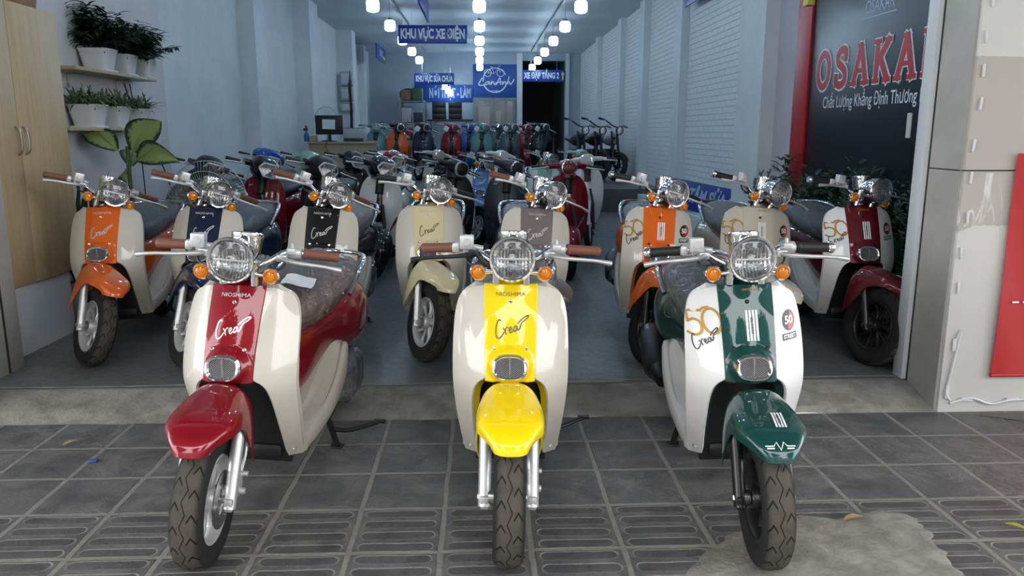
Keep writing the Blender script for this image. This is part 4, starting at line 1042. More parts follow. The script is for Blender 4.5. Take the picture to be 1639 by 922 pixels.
# plants
LEAFD = noisy('dark_palm_leaf', (.010, .032, .012), (.020, .055, .020), 9, .4)
LEAFS = noisy('spider_plant_leaf', (.05, .10, .04), (.22, .30, .16), 22, .45)
LEAFM = noisy('deep_green_leaf', (.012, .040, .014), (.026, .070, .024), 7, .35)
STEM = mat('green_stem', (.05, .10, .03), .5)
def leafvar():
    m, t, b = newmat('variegated_leaf'); a = t.nodes.new('ShaderNodeAttribute'); a.attribute_name = 'edge'
    x, y, z, v = coords(t); n = noise(t, v, 45, 4); e = N(t, a.outputs['Fac'])+(n-.5)*.55
    setp(b, t, col=mix(t, e.ramp(.46, .66), (.27, .36, .13), (.012, .045, .016)), rough=.35); return m
LEAFV = leafvar()
def blade(m, base, az, L, w, rise, droop, n=7, fold=.25, ed=None):
    base = V(base); d = V((cos(az), sin(az), 0)); sd = V((-sin(az), cos(az), 0)); vs = []
    for i in range(n):
        u = i/(n-1); p = base+d*L*(u*cos(rise)+0.0)+V((0, 0, 1))*L*(u*sin(rise)-droop*u*u)
        ww = w*sin(pi*min(.98, .06+u*.94))**.8 if i < n-1 else 0.0005
        vs += [p-sd*ww+V((0, 0, ww*fold)), p, p+sd*ww+V((0, 0, ww*fold))]
        if ed is not None: ed += [1, 0, 1]
    o = len(m.v); m.v += [tuple(p) for p in vs]
    for i in range(n-1): m.f += [(o+3*i, o+3*i+1, o+3*i+4, o+3*i+3), (o+3*i+1, o+3*i+2, o+3*i+5, o+3*i+4)]
def pot_mesh(w=.105, h=.155, wb=.075):
    def sq(r, z): return [(r*math.copysign(abs(cos(a))**.35, cos(a)), r*math.copysign(abs(sin(a))**.35, sin(a)), z) for a in [2*pi*i/40 for i in range(40)]]
    G = [sq(wb*.9, .002), sq(wb, .006), sq(wb*.5+w*.5, h*.5), sq(w, h-.012), sq(w*1.04, h-.006), sq(w*1.03, h), sq(w*.94, h), sq(w*.9, h-.03)]
    m = MB().grid(G, True); m.f.append(tuple(range(40))[::-1]); return m
def potted(label, loc, kind, seed, s=1.0, group=None, rz=0, name='potted_plant', lim=None):
    r = thing(name, label, 'plant', loc, rz, group); rnd = random.Random(seed); r.scale = (s, s, s)
    h = {'palm': .155, 'spider': .155, 'bush': .26}[kind]; w = .105 if kind != 'bush' else .17
    put('pot', cached('pot_'+kind, lambda: pot_mesh(w, h, w*.75), 50), POT, r)
    put('soil', cached('soil_'+kind, lambda: MB().box((0, 0, h-.03), (w*1.75, w*1.75, .015))), SOIL, r)
    if kind != 'bush': put('saucer', cached('sauc_'+kind, lambda: MB().box((0, 0, .004), (w*1.75, w*1.75, .012), None, .004)), POT, r)
    m = MB()
    if kind == 'palm':
        for k in range(38):
            az = rnd.uniform(0, 6.28); el = rnd.uniform(.5, 1.5); L = rnd.uniform(.20, .40); b0 = V((rnd.uniform(-.05, .05), rnd.uniform(-.05, .05), h-.02))
            d = V((cos(az)*cos(el), sin(az)*cos(el), sin(el)))
            for i in range(4, 15):
                p = b0+d*L*i/14+V((0, 0, -.10*(i/14)**2*cos(el)))
                for sd in (-1, 1): blade(m, p, az+sd*rnd.uniform(.6, 1.1), rnd.uniform(.08, .14), .012, rnd.uniform(-.1, .5), .3, 5)
    elif kind == 'spider':
        for k in range(210): blade(m, (rnd.uniform(-.08, .08), rnd.uniform(-.08, .08), h-.02), rnd.uniform(0, 6.28), rnd.uniform(.14, .28), .009, rnd.uniform(.6, 1.5), rnd.uniform(.3, .85), 7)
    else:
        for k in range(60):
            az = rnd.uniform(0, 6.28); el = rnd.uniform(.5, 1.5); L = rnd.uniform(.30, .74); b0 = V((rnd.uniform(-.08, .08), rnd.uniform(-.08, .08), h-.02))
            d = V((cos(az)*cos(el), sin(az)*cos(el), sin(el)))
            for i in range(4, 15):
                p = b0+d*L*i/14
                for sd in (-1, 1): blade(m, p, az+sd*rnd.uniform(.5, 1.3), rnd.uniform(.08, .15), .024, rnd.uniform(.1, .9), .3, 5)
    if lim:
        rr = random.Random(seed)
        m.v = [(max(lim[0], min(lim[1], x))+rr.uniform(-.004, .004)*(x < lim[0] or x > lim[1]), max(lim[2], min(lim[3], y)), z) for x, y, z in m.v]
    o = put('foliage', m.mesh('foliage', 80, False), {'palm': LEAFD, 'spider': LEAFS, 'bush': LEAFM}[kind], r)
    return r
def shelf(label, z, y0, y1):
    r = thing('floating_shelf', label, 'shelf', (-2.85, (y0+y1)/2, z))
    put('shelf_board', MB().box((.105, 0, -.012), (.21, y1-y0, .024), None, .003), SHELFWOOD, r)
    for s in (-.28, .28): put('bracket', MB().tube([(.006, s*(y1-y0), -.10), (.006, s*(y1-y0), -.030), (.12, s*(y1-y0), -.030)], .005, 6).box((.01, s*(y1-y0), -.11), (.012, .02, .03), None, .002), GALV, r)
shelf('upper pine wall shelf carrying the three palms', 1.725, 5.36, 6.66)
shelf('lower pine wall shelf carrying the three spider plants', 1.33, 5.20, 6.43)
for i, (px, w) in enumerate(((158, 1.0), (194, .95), (226, .92))):
    y = atX(px, 100, -2.735).y; potted('dark palm in a white pot on the upper wall shelf, %s' % ('left one', 'middle one', 'right one')[i], (-2.735, y, 1.726), 'palm', 11+i, w, 'palms on the upper shelf', lim=(-.10, .4, -.19, .19))
for i, (px, w) in enumerate(((142, 1.0), (181, .98), (217, .95))):
    y = atX(px, 185, -2.735).y; potted('spider plant in a white pot on the lower wall shelf, %s' % ('left one', 'middle one', 'right one')[i], (-2.735, y, 1.331), 'spider', 21+i, w, 'spider plants on the lower shelf', lim=(-.10, .4, -.19, .19))
# big variegated plant with grassy leaves on the floor
r = thing('potted_plant', 'large plant with broad yellow-green variegated leaves behind the orange scooter', 'plant', (-2.48, 5.62, -.015+.095))
put('pot', MB().lathe([(0, 0), (.12, 0), (.16, .28), (.168, .28), (.168, .30), (.15, .30), (.14, .26), (0, .26)], (0, 0, 0), (0, 0, 1), 32), POT, r)
put('stem', MB().tube(catmull([(0, 0, .24), (.02, 0, .5), (.0, .01, .85), (.01, 0, 1.12)], 14), .016, 8), STEM, r)
m = MB(); ed = []
for az, L, w, ri, dr, z in ((3.0, .36, .085, .80, .42, 1.02), (-.15, .46, .115, 1.05, .42, 1.0), (-.35, .42, .10, .50, .52, .98), (-1.2, .30, .09, .45, .7, .92), (1.7, .38, .09, .9, .6, .90)):
    o = len(m.v); blade(m, (0, 0, z), az, L, .004, ri, 0, 3, 0, ed)
    d = V((cos(az), sin(az), 0)); b0 = V((0, 0, z))+d*.10*cos(ri)+V((0, 0, .10*sin(ri)))
    ax = V((d.x*cos(ri), d.y*cos(ri), sin(ri))).normalized(); sd = ax.cross(V((.25, -1, .55))).normalized(); nv = sd.cross(ax).normalized(); nv = nv if nv.y < 0 else -nv
    nn, mm = 14, 6; vs = []
    for i in range(nn):
        u = i/(nn-1); p = b0+d*L*u*cos(ri)+V((0, 0, L*(u*sin(ri)-dr*u*u))); ww = w*max(.01, sin(pi*(.04+.955*u)**.85))
        for j in range(-mm, mm+1): vs.append(p+sd*ww*j/mm+nv*ww*.30*abs(j/mm)**1.3); ed.append(abs(j/mm)*.75+.25*abs(2*u-1)**3)
    m.grid([vs[i*(2*mm+1):(i+1)*(2*mm+1)] for i in range(nn)])
me = m.mesh('big_leaf', 80, False); a = me.attributes.new('edge', 'FLOAT', 'POINT'); a.data.foreach_set('value', ed[:len(me.vertices)])
put('foliage', me, LEAFV, r)
r = thing('potted_plant', 'spiky dark grassy plant beside the variegated plant by the cupboard', 'plant', (-2.62, 5.16, .08))
put('pot', cached('pot_bush', lambda: pot_mesh(.17, .26, .13), 50), POT, r); m = MB(); rnd = random.Random(5)
for k in range(70): blade(m, (rnd.uniform(-.06, .06), rnd.uniform(-.06, .06), .24), rnd.uniform(0, 6.28), rnd.uniform(.55, .95), .018, rnd.uniform(.8, 1.45), rnd.uniform(.15, .5), 8)
m.v = [(max(-.20, min(.26, x)), max(-.19, min(.24, y)), z) for x, y, z in m.v]
put('foliage', m.mesh('foliage', 80, False), LEAFM, r)
for i, (x, y, s) in enumerate(((2.60, 4.42, .95), (2.54, 5.1, 1.05), (2.52, 5.85, 1.0), (2.52, 6.6, 1.05))):
    potted('bushy green plant in a white pot under the dark panel, %s from the front' % ('first', 'second', 'third', 'last')[i], (x, y, .08), 'bush', 41+i, s, 'bushy plants under the dark panel', 0, lim=((2.47-x)/s, (2.75-x)/s, -.36, .36))

# floor fan wrapped in plastic
r = thing('standing_fan', 'large standing fan in a plastic cover between the orange and blue scooters', 'fan', (-2.02, 5.85, .08))
r.rotation_euler = (0, 0, R(8))
put('base', MB().lathe([(0, 0), (.20, 0), (.21, .015), (.18, .04), (.03, .06), (0, .06)], (0, .1, 0), (0, 0, 1), 32), DARKGREY, r)
put('pole', MB().tube([(0, .1, .05), (0, .1, .72)], .018, 12), STEEL, r)
put('motor', MB().lathe([(0, .16), (.06, .15), (.075, .10), (.08, .0), (.0, -.01)], (0, .02, .74), (0, 1, 0), 24), DARKGREY, r)
g = MB(); cz = .74
for i in range(72):
    a = 2*pi*i/72; g.tube(catmull([(.07*cos(a), -.10, cz+.07*sin(a)), (.18*cos(a), -.10, cz+.18*sin(a)), (.255*cos(a), -.06, cz+.255*sin(a)), (.272*cos(a), 0, cz+.272*sin(a)), (.24*cos(a), .06, cz+.24*sin(a)), (.08*cos(a), .09, cz+.08*sin(a))], 12), .0013, 4, False)
for q, yy in ((.272, 0), (.20, -.095), (.14, -.101), (.07, -.10)): g.tube([(q*cos(2*pi*i/48), yy, cz+q*sin(2*pi*i/48)) for i in range(48)], .003, 5, closed=True)
put('grille', g, STEEL, r)
bl = MB()
for k in range(3):
    bl.shell([[((.04+.19*u/6)*cos(2.1*k+(-.5+v/5)*1.3), -.02+.05*(v/5-.5), cz+(.04+.19*u/6)*sin(2.1*k+(-.5+v/5)*1.3)) for v in range(6)] for u in range(7)], .003)
put('fan_blades', bl, DARKGREY, r)
bd = put('badge', MB().lathe([(0, -.008), (.060, -.006), (.064, 0), (.064, .01)], (0, -.165, cz), (0, 1, 0), 32), mat('fan_badge_blue', (.01, .04, .32), .4), r)
put('badge_ring', MB().tube([(.060*cos(2*pi*i/40), -.175, cz+.060*sin(2*pi*i/40)) for i in range(40)], .004, 6, closed=True).box((0, -.175, cz+.012), (.075, .002, .003)).box((0, -.175, cz-.012), (.075, .002, .003)), SIGNPALE, bd)
put('plastic_cover', loft([(-.15, cz-.33, cz+.10, .14, 2.4), (-.11, cz-.36, cz+.14, .27, 2.4), (.0, cz-.38, cz+.16, .30, 2.4), (.12, cz-.36, cz+.14, .26, 2.4), (.18, cz-.30, cz+.08, .12, 2.4)], 40, 24, .02, 8), film('smoky_plastic_cover', (.36, .37, .38), .05, .12, 9, .8), r)

# black advertising panel on the right
PANELBLACK = mat('glossy_dark_panel', (.006, .008, .014), .30)
PANELRED = mat('red_panel_frame', (.42, .008, .012), .4)
pr = thing('advertising_panel', 'tall dark glossy advertising panel with red letters on the right wall', 'panel', (2.80, 5.27, 0))
put('panel_face', MB().box((.0, -.075, 1.78), (.06, 2.87, 3.3), None, .003), PANELBLACK, pr)
put('red_frame', MB().box((-.005, 1.505, 1.78), (.08, .29, 3.3), None, .003), PANELRED, pr)
pf2 = lambda a, b: V((-.0315, 0-a, b))      # a = distance towards the viewer from the panel centre, b = height
def slabletters(txt, a0, pitch, z0, H, w, fn):
    L = {'O': None, 'S': None, 'A': [[(-.40, 0), (0, 1)], [(0, 1), (.42, 0)], [(-.24, .33), (.26, .33)], [(-.56, 0), (-.20, 0)], [(.18, 0), (.60, 0)], [(-.16, 1), (.04, 1)]],
         'K': [[(-.30, 0), (-.30, 1)], [(-.30, .42), (.34, 1)], [(-.10, .58), (.40, 0)], [(-.48, 0), (-.12, 0)], [(-.48, 1), (-.12, 1)], [(.16, 1), (.50, 1)], [(.20, 0), (.56, 0)]],
         'R': [[(-.30, 0), (-.30, 1)], [(-.48, 0), (-.12, 0)], [(-.48, 1), (-.10, 1)], [(-.3, 1), (.10, 1), (.28, .90), (.30, .74), (.24, .58), (.05, .50), (-.3, .50)], [(.0, .50), (.36, 0)], [(.24, 0), (.56, 0)]]}
    out = MB()
    for i, ch in enumerate(txt):
        c = a0+i*pitch; g = lambda p: (c+p[0]*H*.86, z0+p[1]*H)
        if ch == 'O': P = [[g((.44*cos(t), .5+.48*sin(t))) for t in [2*pi*k/40 for k in range(41)]]]
        elif ch == 'S': P = [[tuple(q)[:2] for q in catmull([(*g(p), 0) for p in ((.30, .72), (.30, .92), (.02, 1.0), (-.27, .86), (-.22, .64), (.05, .52), (.30, .36), (.30, .12), (.02, 0), (-.26, .06), (-.34, .14), (-.34, .28))], 40)], [g((.31, .70)), g((.31, 1.02))], [g((-.35, -.02)), g((-.35, .30))]]
        else: P = [[g(p) for p in s] for s in L[ch]]
        for q_, s in enumerate(P):
            thin = 1.0 if ch in 'OS' or abs(s[0][1]-s[-1][1]) > H*.45 else .55
            if ch == 'S' and len(s) == 2: thin = .45
            out.strokes([s], w*thin, lambda a_, b_, q=q_: fn(a_, b_)+V((-.0004*q, 0, 0)))
    return out
put('big_letter_outline', slabletters('OSAKAR', -1.085, .308, 1.65, .265, .088, pf2), DECALWHITE, pr)
put('big_letters', slabletters('OSAKAR', -1.085, .308, 1.65, .265, .060, lambda a, b: pf2(a, b)+V((-.004, 0, 0))), PANELRED, pr)
me = text_mesh('Chất Lượng Khẳng Định', .13, None, 0, 1, 'LEFT'); kk = 1.02/max(v.co.x for v in me.vertices)
put('slogan_lettering', text_mesh('Chất Lượng Khẳng Định Thương Hiệu', .13, lambda a, b: pf2(a*kk-1.06, b+1.525), .0005, 1, 'LEFT'), SIGNWHITE, pr)
put('small_brand_lettering', text_mesh('OSAKAR', .13, lambda a, b: pf2(a-.265, b+2.165), .001, .8), SIGNPALE, pr)
put('brand_lines', MB().strokes([[(-.50, 2.095), (-.03, 2.095)], [(-.50, 2.235), (-.03, 2.235)]], .008, pf2), SIGNPALE, pr)
put('switch_plate', MB().box((2.10, 3.80, 1.33), (.012, .03, .12), None, .003), GREYPL); tag(bpy.data.objects['switch_plate'], 'small pale switch plate on the edge of the right pillar', 'switch')

# red cloth banner on the right pillar and the pillar's fittings
bp = at(1588, 602, 3.36); r = thing('cloth_banner', 'red cloth banner hanging on the right front pillar', 'banner', (bp.x, 3.385, bp.z))
rc = MB(); G = [[(.9*i/20, -.005*sin(i*.9+j*.3)-.010, 1.02*j/20) for i in range(21)] for j in range(21)]
ban = mat('red_banner_cloth', (.46, .012, .018), .55)
put('banner_cloth', MB().shell(G, .003), ban, r); put('bottom_rod', MB().tube([(0, -.012, 0), (.9, -.012, 0)], .010, 8), ban, r)
bm = MB()
for i in range(3): bm.box((.07+.05*i, -.019, .35), (.032, .002, .008))
put('stitch_marks', bm, DECALWHITE, r)
cr_ = thing('clip_strip', 'row of small white metal clips down the right pillar corner', 'clips', (2.17, 3.39, .4))
for k, z in enumerate((2.15, 1.97, 1.80, 1.62, 1.45, 1.30, 1.16, 1.02, .84, .70, .52, .36, .20)): put('clip', MB().box((.008+.006*sin(k*2.1), -.003, z), (.013, .006, .055), MX.Rotation(.1*sin(k), 3, 'Y'), .002), WHITEMETAL, cr_)
fr = MB().tube(catmull([(2.19, 3.388, .34), (2.215, 3.386, .40), (2.20, 3.385, .30), (2.185, 3.386, .18), (2.175, 3.386, .10), (2.20, 3.387, .06)], 24), .006, 6).tube(catmull([(2.20, 3.388, .045), (2.30, 3.386, .07), (2.40, 3.386, .04), (2.52, 3.386, .06), (2.75, 3.387, .05)], 20), .006, 6)
for x, z in ((2.19, .33), (2.18, .10), (2.28, .065), (2.50, .06), (2.64, .055)): fr.box((x, 3.386, z), (.06 if z < .09 else .02, .006, .02 if z < .09 else .06), None, .002)
tag(put('conduit', fr, WHITEMETAL), 'thin white cable conduit along the foot of the right pillar', 'conduit')
tag(put('small_fitting', MB().box(tuple(atX(1295, 3, 2.6)), (.06, .10, .06), None, .006), SIGNYELLOW), 'small yellow fitting at the top of the right pillar', 'fitting')
bpy.data.objects['small_fitting'].location = (0, 0, 0)

# desk corner at the back left
FZ = .43
c = boxes(492, 598, 227, 252, 12.5)
r = thing('desk', 'pale wooden counter desk on the raised floor by the left wall', 'desk', (c[0], 12.8, FZ))
dt = at(540, 227, 12.5).z-FZ
put('desktop', MB().box((0, 0, dt-.015), (c[2], .62, .03), None, .003), SHELFWOOD, r)
put('front_panel', MB().box((0, -.27, (dt-.03)/2), (c[2]-.04, .018, dt-.03)), SHELFWOOD, r)
for s in (-1, 1): put('side_panel', MB().box((s*(c[2]/2-.02), 0, (dt-.03)/2), (.02, .58, dt-.03)), SHELFWOOD, r)
DT = FZ+dt+.001
def ondesk(px, Y=12.7): return V((at(px, 226, Y).x, Y, DT))
m0 = ondesk(528)
r = thing('computer_monitor', 'black computer monitor seen from behind with a paper stuck on it', 'monitor', m0)
put('back_shell', MB().box((0, 0, .26), (.43, .035, .30), None, .008).box((0, -.02, .26), (.22, .03, .16), None, .01), SATINBLACK, r)
put('stand', MB().tube([(0, .02, .012), (0, .015, .2)], .025, 10).box((0, .02, .006), (.22, .16, .012), None, .004), SATINBLACK, r)
put('paper_note', MB().box((.0, -.038, .27), (.20, .003, .15), MX.Rotation(.04, 3, 'Y')), PAPER, r)
r = thing('printer', 'grey printer on the counter desk right of the monitor', 'printer', ondesk(569)); put('body', MB().box((0, 0, .11), (.33, .34, .20), None, .02), GREYPL, r); put('paper_tray', MB().box((0, -.15, .03), (.30, .10, .05), None, .006), DARKGREY, r); put('lid', MB().box((0, 0, .205), (.31, .32, .02), None, .006), DARKGREY, r)
r = thing('spray_bottle', 'blue spray bottle on the left end of the counter desk', 'bottle', ondesk(491)); put('bottle_body', MB().lathe([(0, 0), (.04, 0), (.042, .10), (.02, .15), (.014, .17)], (0, 0, 0), (0, 0, 1), 20), BLUEG, r); put('trigger_head', MB().box((-.01, 0, .19), (.07, .025, .04), None, .006).tube([(0, 0, .16), (0, 0, .25)], .014, 8), SATINBLACK, r)
r = thing('carton', 'small beige carton on the counter desk beside the spray bottle', 'box', ondesk(502)); put('carton_body', MB().box((0, 0, .05), (.12, .10, .10), None, .003), mat('beige_card', (.36, .33, .28), .7), r); put('flap', MB().box((0, -.03, .103), (.12, .04, .003), MX.Rotation(.2, 3, 'X')), PAPER, r)
r = thing('desk_fan', 'small wire desk fan behind the monitor', 'fan', ondesk(524, 13.0)); g = MB()
for i in range(36): a = 2*pi*i/36; g.tube([(.03*cos(a), -.04, .36+.03*sin(a)), (.18*cos(a), -.02, .36+.18*sin(a)), (.19*cos(a), .03, .36+.19*sin(a))], .002, 4, False)
g.tube([(.19*cos(2*pi*i/40), .0, .36+.19*sin(2*pi*i/40)) for i in range(40)], .005, 6, closed=True)
put('grille', g, STEEL, r); put('stand', MB().tube([(0, .04, .01), (0, .04, .36)], .014, 8).lathe([(0, 0), (.11, 0), (.10, .02), (0, .03)], (0, .04, 0), (0, 0, 1), 20), GREYPL, r)
put('desk_cable', MB().tube(catmull([(m0.x, 12.47, DT+.03), (m0.x-.02, 12.46, DT-.10), (m0.x+.05, 12.46, DT-.24), (m0.x+.02, 12.46, DT-.40)], 16), .006, 6), PLASTIC); tag(bpy.data.objects['desk_cable'], 'black cable hanging down the front of the counter desk', 'cable')
# electrics on the third left column
for nm, lab, px, py, w, h in (('switch_box', 'light grey switch box highest on the left column', 559, 126, .26, .30), ('meter_box', 'rounded grey meter box in the middle of the left column', 560, 150, .28, .30), ('network_router', 'white router box lowest on the left column', 560, 172, .30, .18)):
    p = at(px, py, 17.53); r = thing(nm, lab, 'electric box', (-2.90, 17.53, p.z)); put('housing', MB().box((0, 0, 0), (w, .12, h), None, .02), GREYPL, r); put('cover', MB().box((0, -.065, 0), (w*.7, .012, h*.7), None, .004), WHITEMETAL, r)
cbm = MB()
for k in range(4): cbm.tube(catmull([(-2.80+.012*k, 17.43, 2.6-.1*k), (-2.84+.015*k, 17.43, 2.2), (-2.82+.012*k, 17.43, 1.85), (-2.83+.015*k, 17.43, 1.4), (-2.83, 17.43, .95)], 24), .008, 5)
tag(put('loose_cables', cbm, PLASTIC), 'tangle of thin dark cables down the left column', 'cables')
tag(put('hanging_cable', MB().tube(catmull([(-2.835, 6.60, 1.68), (-2.82, 6.62, 1.4), (-2.80, 6.62, .9), (-2.8, 6.6, .3)], 20), .005, 6), PLASTIC), 'thin black cable hanging straight down from the upper shelf', 'cable')
tag(put('loose_cable', MB().tube(catmull([(-2.835, 6.50, 1.68), (-2.80, 6.56, 1.45), (-2.72, 6.80, 1.05), (-2.60, 6.85, .5), (-2.55, 6.8, .12)], 20), .006, 6), PLASTIC), 'thin black cable trailing in a curve from the upper shelf to the floor', 'cable')
# goods at the very back
c = boxes(640, 678, 160, 200, 21.4)
r = thing('storage_rack', 'grey steel rack of boxes in the back left corner', 'rack', (c[0], 21.9, FZ)); H = at(650, 160, 21.4).z-FZ
for x in (-.32, .32):
    for y in (-.4, .4): put('upright', MB().box((x, y, H/2), (.05, .05, H)), GALV, r)
for z in (.15, .62, 1.09, H-.03): put('shelf_board', MB().box((0, 0, z), (.68, .84, .03)), GALV, r)
cols = [CARD, mat('red_box', (.25, .02, .02), .6), DARKGREY, GREYPL, mat('green_box', (.05, .12, .06), .6)]
lab = [('brown', 0), ('red', 1), ('dark', 2), ('pale grey', 3), ('green', 4), ('brown', 0)]
spot = ['left on the top board', 'right on the top board', 'left on the upper middle board', 'right on the upper middle board', 'left on the lower middle board', 'right on the lower middle board']
for i in range(6):
    z = FZ+(H-.012, 1.107, .637)[i//2]; q = c[0]+(-.15, .16)[i % 2]
    b = put('storage_box', MB().box((0, 0, .13+.03*(i % 3)), (.25, .36, .26+.06*(i % 3)), None, .006), cols[(0, 4, 3, 2, 1, 3)[i]]); b.location = (q, 21.6, z+.012)
    tag(b, '%s storage box on the back rack, %s' % (('brown', 'green', 'pale grey', 'dark', 'red', 'pale grey')[i], spot[i]), 'box', 'boxes on the back rack')
b = put('black_bag', loft([(-.2, 0, .12, .10, 2.4), (0, 0, .34, .26, 2.2), (.2, 0, .1, .12, 2.4)], 20, 14, .06, 4), mat('dark_sack', (.05, .05, .045), .7)); b.location = (c[0]-.12, 22.05, FZ+H+.0); tag(b, 'dark sack lying on top of the back rack', 'bag')
c = boxes(684, 757, 190, 200, 21.6)
put('work_bench', MB().box((0, 0, 0), (c[2], .6, .05), None, .004), DARKGREY); wb = bpy.data.objects['work_bench']; BZ = at(700, 191, 21.6).z; wb.location = (c[0], 21.9, BZ-.025); tag(wb, 'long dark bench top along the back wall', 'bench')
bl = MB()
for x in (-c[2]/2+.05, c[2]/2-.05):
    for y in (-.25, .25): bl.box((x, y, (FZ-BZ)/2-.0), (.05, .05, BZ-FZ-.05))
put('bench_leg', bl, GALV, wb)
for j, (px, n) in enumerate(((703, 3), (729, 3))):
    p = at(px, 190, 21.8)
    for i in range(n):
        b = put('black_crate', MB().box((0, 0, .076), (.36, .36, .15), None, .012).box((0, -.182, .076), (.22, .006, .06), None, .002), SATINBLACK); b.location = (p.x, 21.85, BZ+.002+.153*i)
        tag(b, 'black case in the %s stack on the back bench, %s' % (('left', 'right')[j], ('bottom', 'middle', 'top')[i]), 'case', 'black cases stacked on the back bench')
# glass door under the logo board
c = boxes(757, 825, 157, 215, YB-.1); z1 = at(790, 157, YB-.1).z
r = thing('glass_door', 'grey aluminium framed glass door under the square logo board', 'door', (c[0], YB-.06, FZ)); w = c[2]; h = z1-FZ
fr = MB()
for x in (-w/2+.04, -.02*w, w*.27, w/2-.04): fr.box((x, 0, h/2), (.08, .06, h))
for z in (.05, 1.0, h-.05): fr.box((0, 0, z), (w, .062, .08))
put('door_frame', fr, ALU, r)
put('door_pane', MB().box((0, 0, h/2), (w-.1, .01, h-.1)), GLASS, r)
put('dim_interior_sheet', MB().box((0, .035, h*.5), (w-.04, .01, h-.02)), DARKGREY, r); put('notice_panel', MB().box((-.24*w, .026, h*.62), (w*.26, .006, h*.5)).box((.10*w, .026, h*.66), (w*.12, .006, h*.3)), GREYPL, r)  # dark sheet stands in for the dim interior seen through the glass

# bits on the pavement
for lab, p, col, rz, sz in (('dry brown curled leaf on the paving right of the green scooter', (1366, 833), (.30, .20, .10), .3, .04), ('yellow-green leaf on the paving at the right edge', (1626, 846), (.40, .36, .06), -.8, .032), ('pale yellow leaf on the paving left of the red scooter', (113, 711), (.40, .34, .15), .9, .03)):
    q = atZ(p[0], p[1], .004); m = MB(); blade(m, (-sz, 0, .006), 0, sz*2, sz*.38, .15, .12, 9, .5)
    o = put('fallen_leaf', MB().shell([m.v[3*i:3*i+3] for i in range(9)], .0008), mat('leaf_'+lab[:4].strip(), col, .6)); o.location = (q.x, q.y, .004); o.rotation_euler = (0, 0, rz); tag(o, lab, 'leaf')
q = atZ(149, 738, .003); o = put('blue_scrap', MB().box((0, 0, .004), (.035, .02, .008), None, .003), BLUEG); o.location = (q.x, q.y, .001); tag(o, 'tiny blue plastic scrap on the paving', 'litter')
# ------------------------------------------------------------------ street trees opposite (seen only as reflections)
BARK = noisy('bark', (.06, .05, .04), (.10, .085, .07), 12, .9)
for i, (x, y, h, s) in enumerate(((-.2, -6.2, 5.4, 2.0), (-6.4, -6.0, 5.6, 2.9), (6.2, -6.4, 5.4, 2.8))):
    r = thing('street_tree', 'leafy street tree across the road, %s of three' % ('middle', 'left', 'right')[i], 'tree', (x, y, -.05), 0, 'street trees across the road')
    put('trunk', MB().tube(catmull([(0, 0, 0), (.05, 0, h*.4), (-.05, .05, h*.7), (.1, 0, h)], 12), [.16-.009*k for k in range(12)], 10), BARK, r)
    m = MB(); rnd = random.Random(60+i)
    for k in range(3200):
        u = V((rnd.gauss(0, 1), rnd.gauss(0, 1), rnd.gauss(0, 1))).normalized()*rnd.random()**.4
        blade(m, (u.x*s, u.y*s*.9, h+u.z*s*.85), rnd.uniform(0, 6.28), s*.15, s*.045, rnd.uniform(-.6, .6), .2, 3)
    put('foliage', m.mesh('foliage', 80, False), LEAFM, r)

# ------------------------------------------------------------------ front row
creascooter('red and cream scooter on its stand at the left of the front row', (-.85, 2.215, 0), -5.5, 2.2, 7, RED, CREAM)
creascooter('bright yellow and cream scooter in the middle of the front row', (.075, 2.185, 0), -3, .4, 2, YELLOW, CREAM, cover_lever=True, letter=DECALGREY, seatmat=mat('taupe_seat_vinyl', (.22, .16, .14), .5))
creascooter('dark green and white scooter at the right of the front row', (.862, 2.15, 0), -6, -2.4, 0, GREEN, WHITE, True)
# second row
F = .08
creascooter('orange and cream scooter beside the oak cupboard', (-2.05, 4.06, F), 6, 0, 40, ORANGE, CREAM, seatmat=SEATGREY, stand='side', wrap=WRAP)
creascooter('navy blue and cream scooter behind the red front scooter', (-1.55, 4.03, F), 1, 3, 40, NAVY, CREAM, seatmat=SEATGREY, stand='side')
creascooter('black and cream scooter between the navy and vanilla scooters', (-.92, 4.0, F), 0, 4, 40, BLACKG, CREAM, stand='side')
creascooter('vanilla yellow and cream scooter left of the yellow front scooter', (-.29, 4.08, F), 0, -.3, 30, VANILLA, CREAM, stand='side', letter=DECALGREY, gripm=BLACKGRIP)
creascooter('mauve grey and cream scooter directly behind the yellow front scooter', (.25, 3.9, F), 0, 4, 34, MAUVE, CREAM, stand='side')
creascooter('orange and cream scooter with a gold 50 decal and black grips', (.90, 3.93, F), -8, 3, 30, ORANGE, CREAM, True, stand='side')
creascooter('all ivory scooter with a gold 50 decal behind the green front scooter', (1.45, 3.91, F), -7, 3.2, 32, IVORY, IVORY, True, stand='side')
creascooter('maroon and white scooter beside the right front pillar', (2.09, 3.91, F), -5, -.8, 24, MAROON, WHITE, True, stand='side')
# third row
def rs(*a, sc=1.0, **k): r = roundscooter(*a, **k); r.scale = (sc, sc, sc); return r
rs('black scooter with an angular headlamp behind the standing fan', (-2.36, 6.45, F), 0, 3, 36, BLACKG, SATINBLACK, hexy=True, lights=True)
rs('dark red scooter with an angular headlamp in a black cowl', (-1.90, 6.45, F), 0, 3, 36, BERRY, BLACKG, tie=BLACKG, hexy=True)
rs('black scooter with an angular headlamp between the red and white scooters', (-1.40, 6.45, F), 0, 3, 34, BLACKG, SATINBLACK, hexy=True)
rs('white scooter with a black centre trim and black mudguard', (-.90, 6.45, F), 0, 3, 30, WHITE, BLACKG, tie=BLACKG, hexy=True, fender=BLACKG)
rs('matt black scooter with a round headlamp behind the vanilla scooter', (-.28, 6.5, F), 0, 3, 36, SATINBLACK, tie=None, lights=True, low=False)
rs('slate grey scooter with a round headlamp behind the mauve scooter', (.19, 6.5, F), 0, 3, 38, SLATE, tie=SLATE)
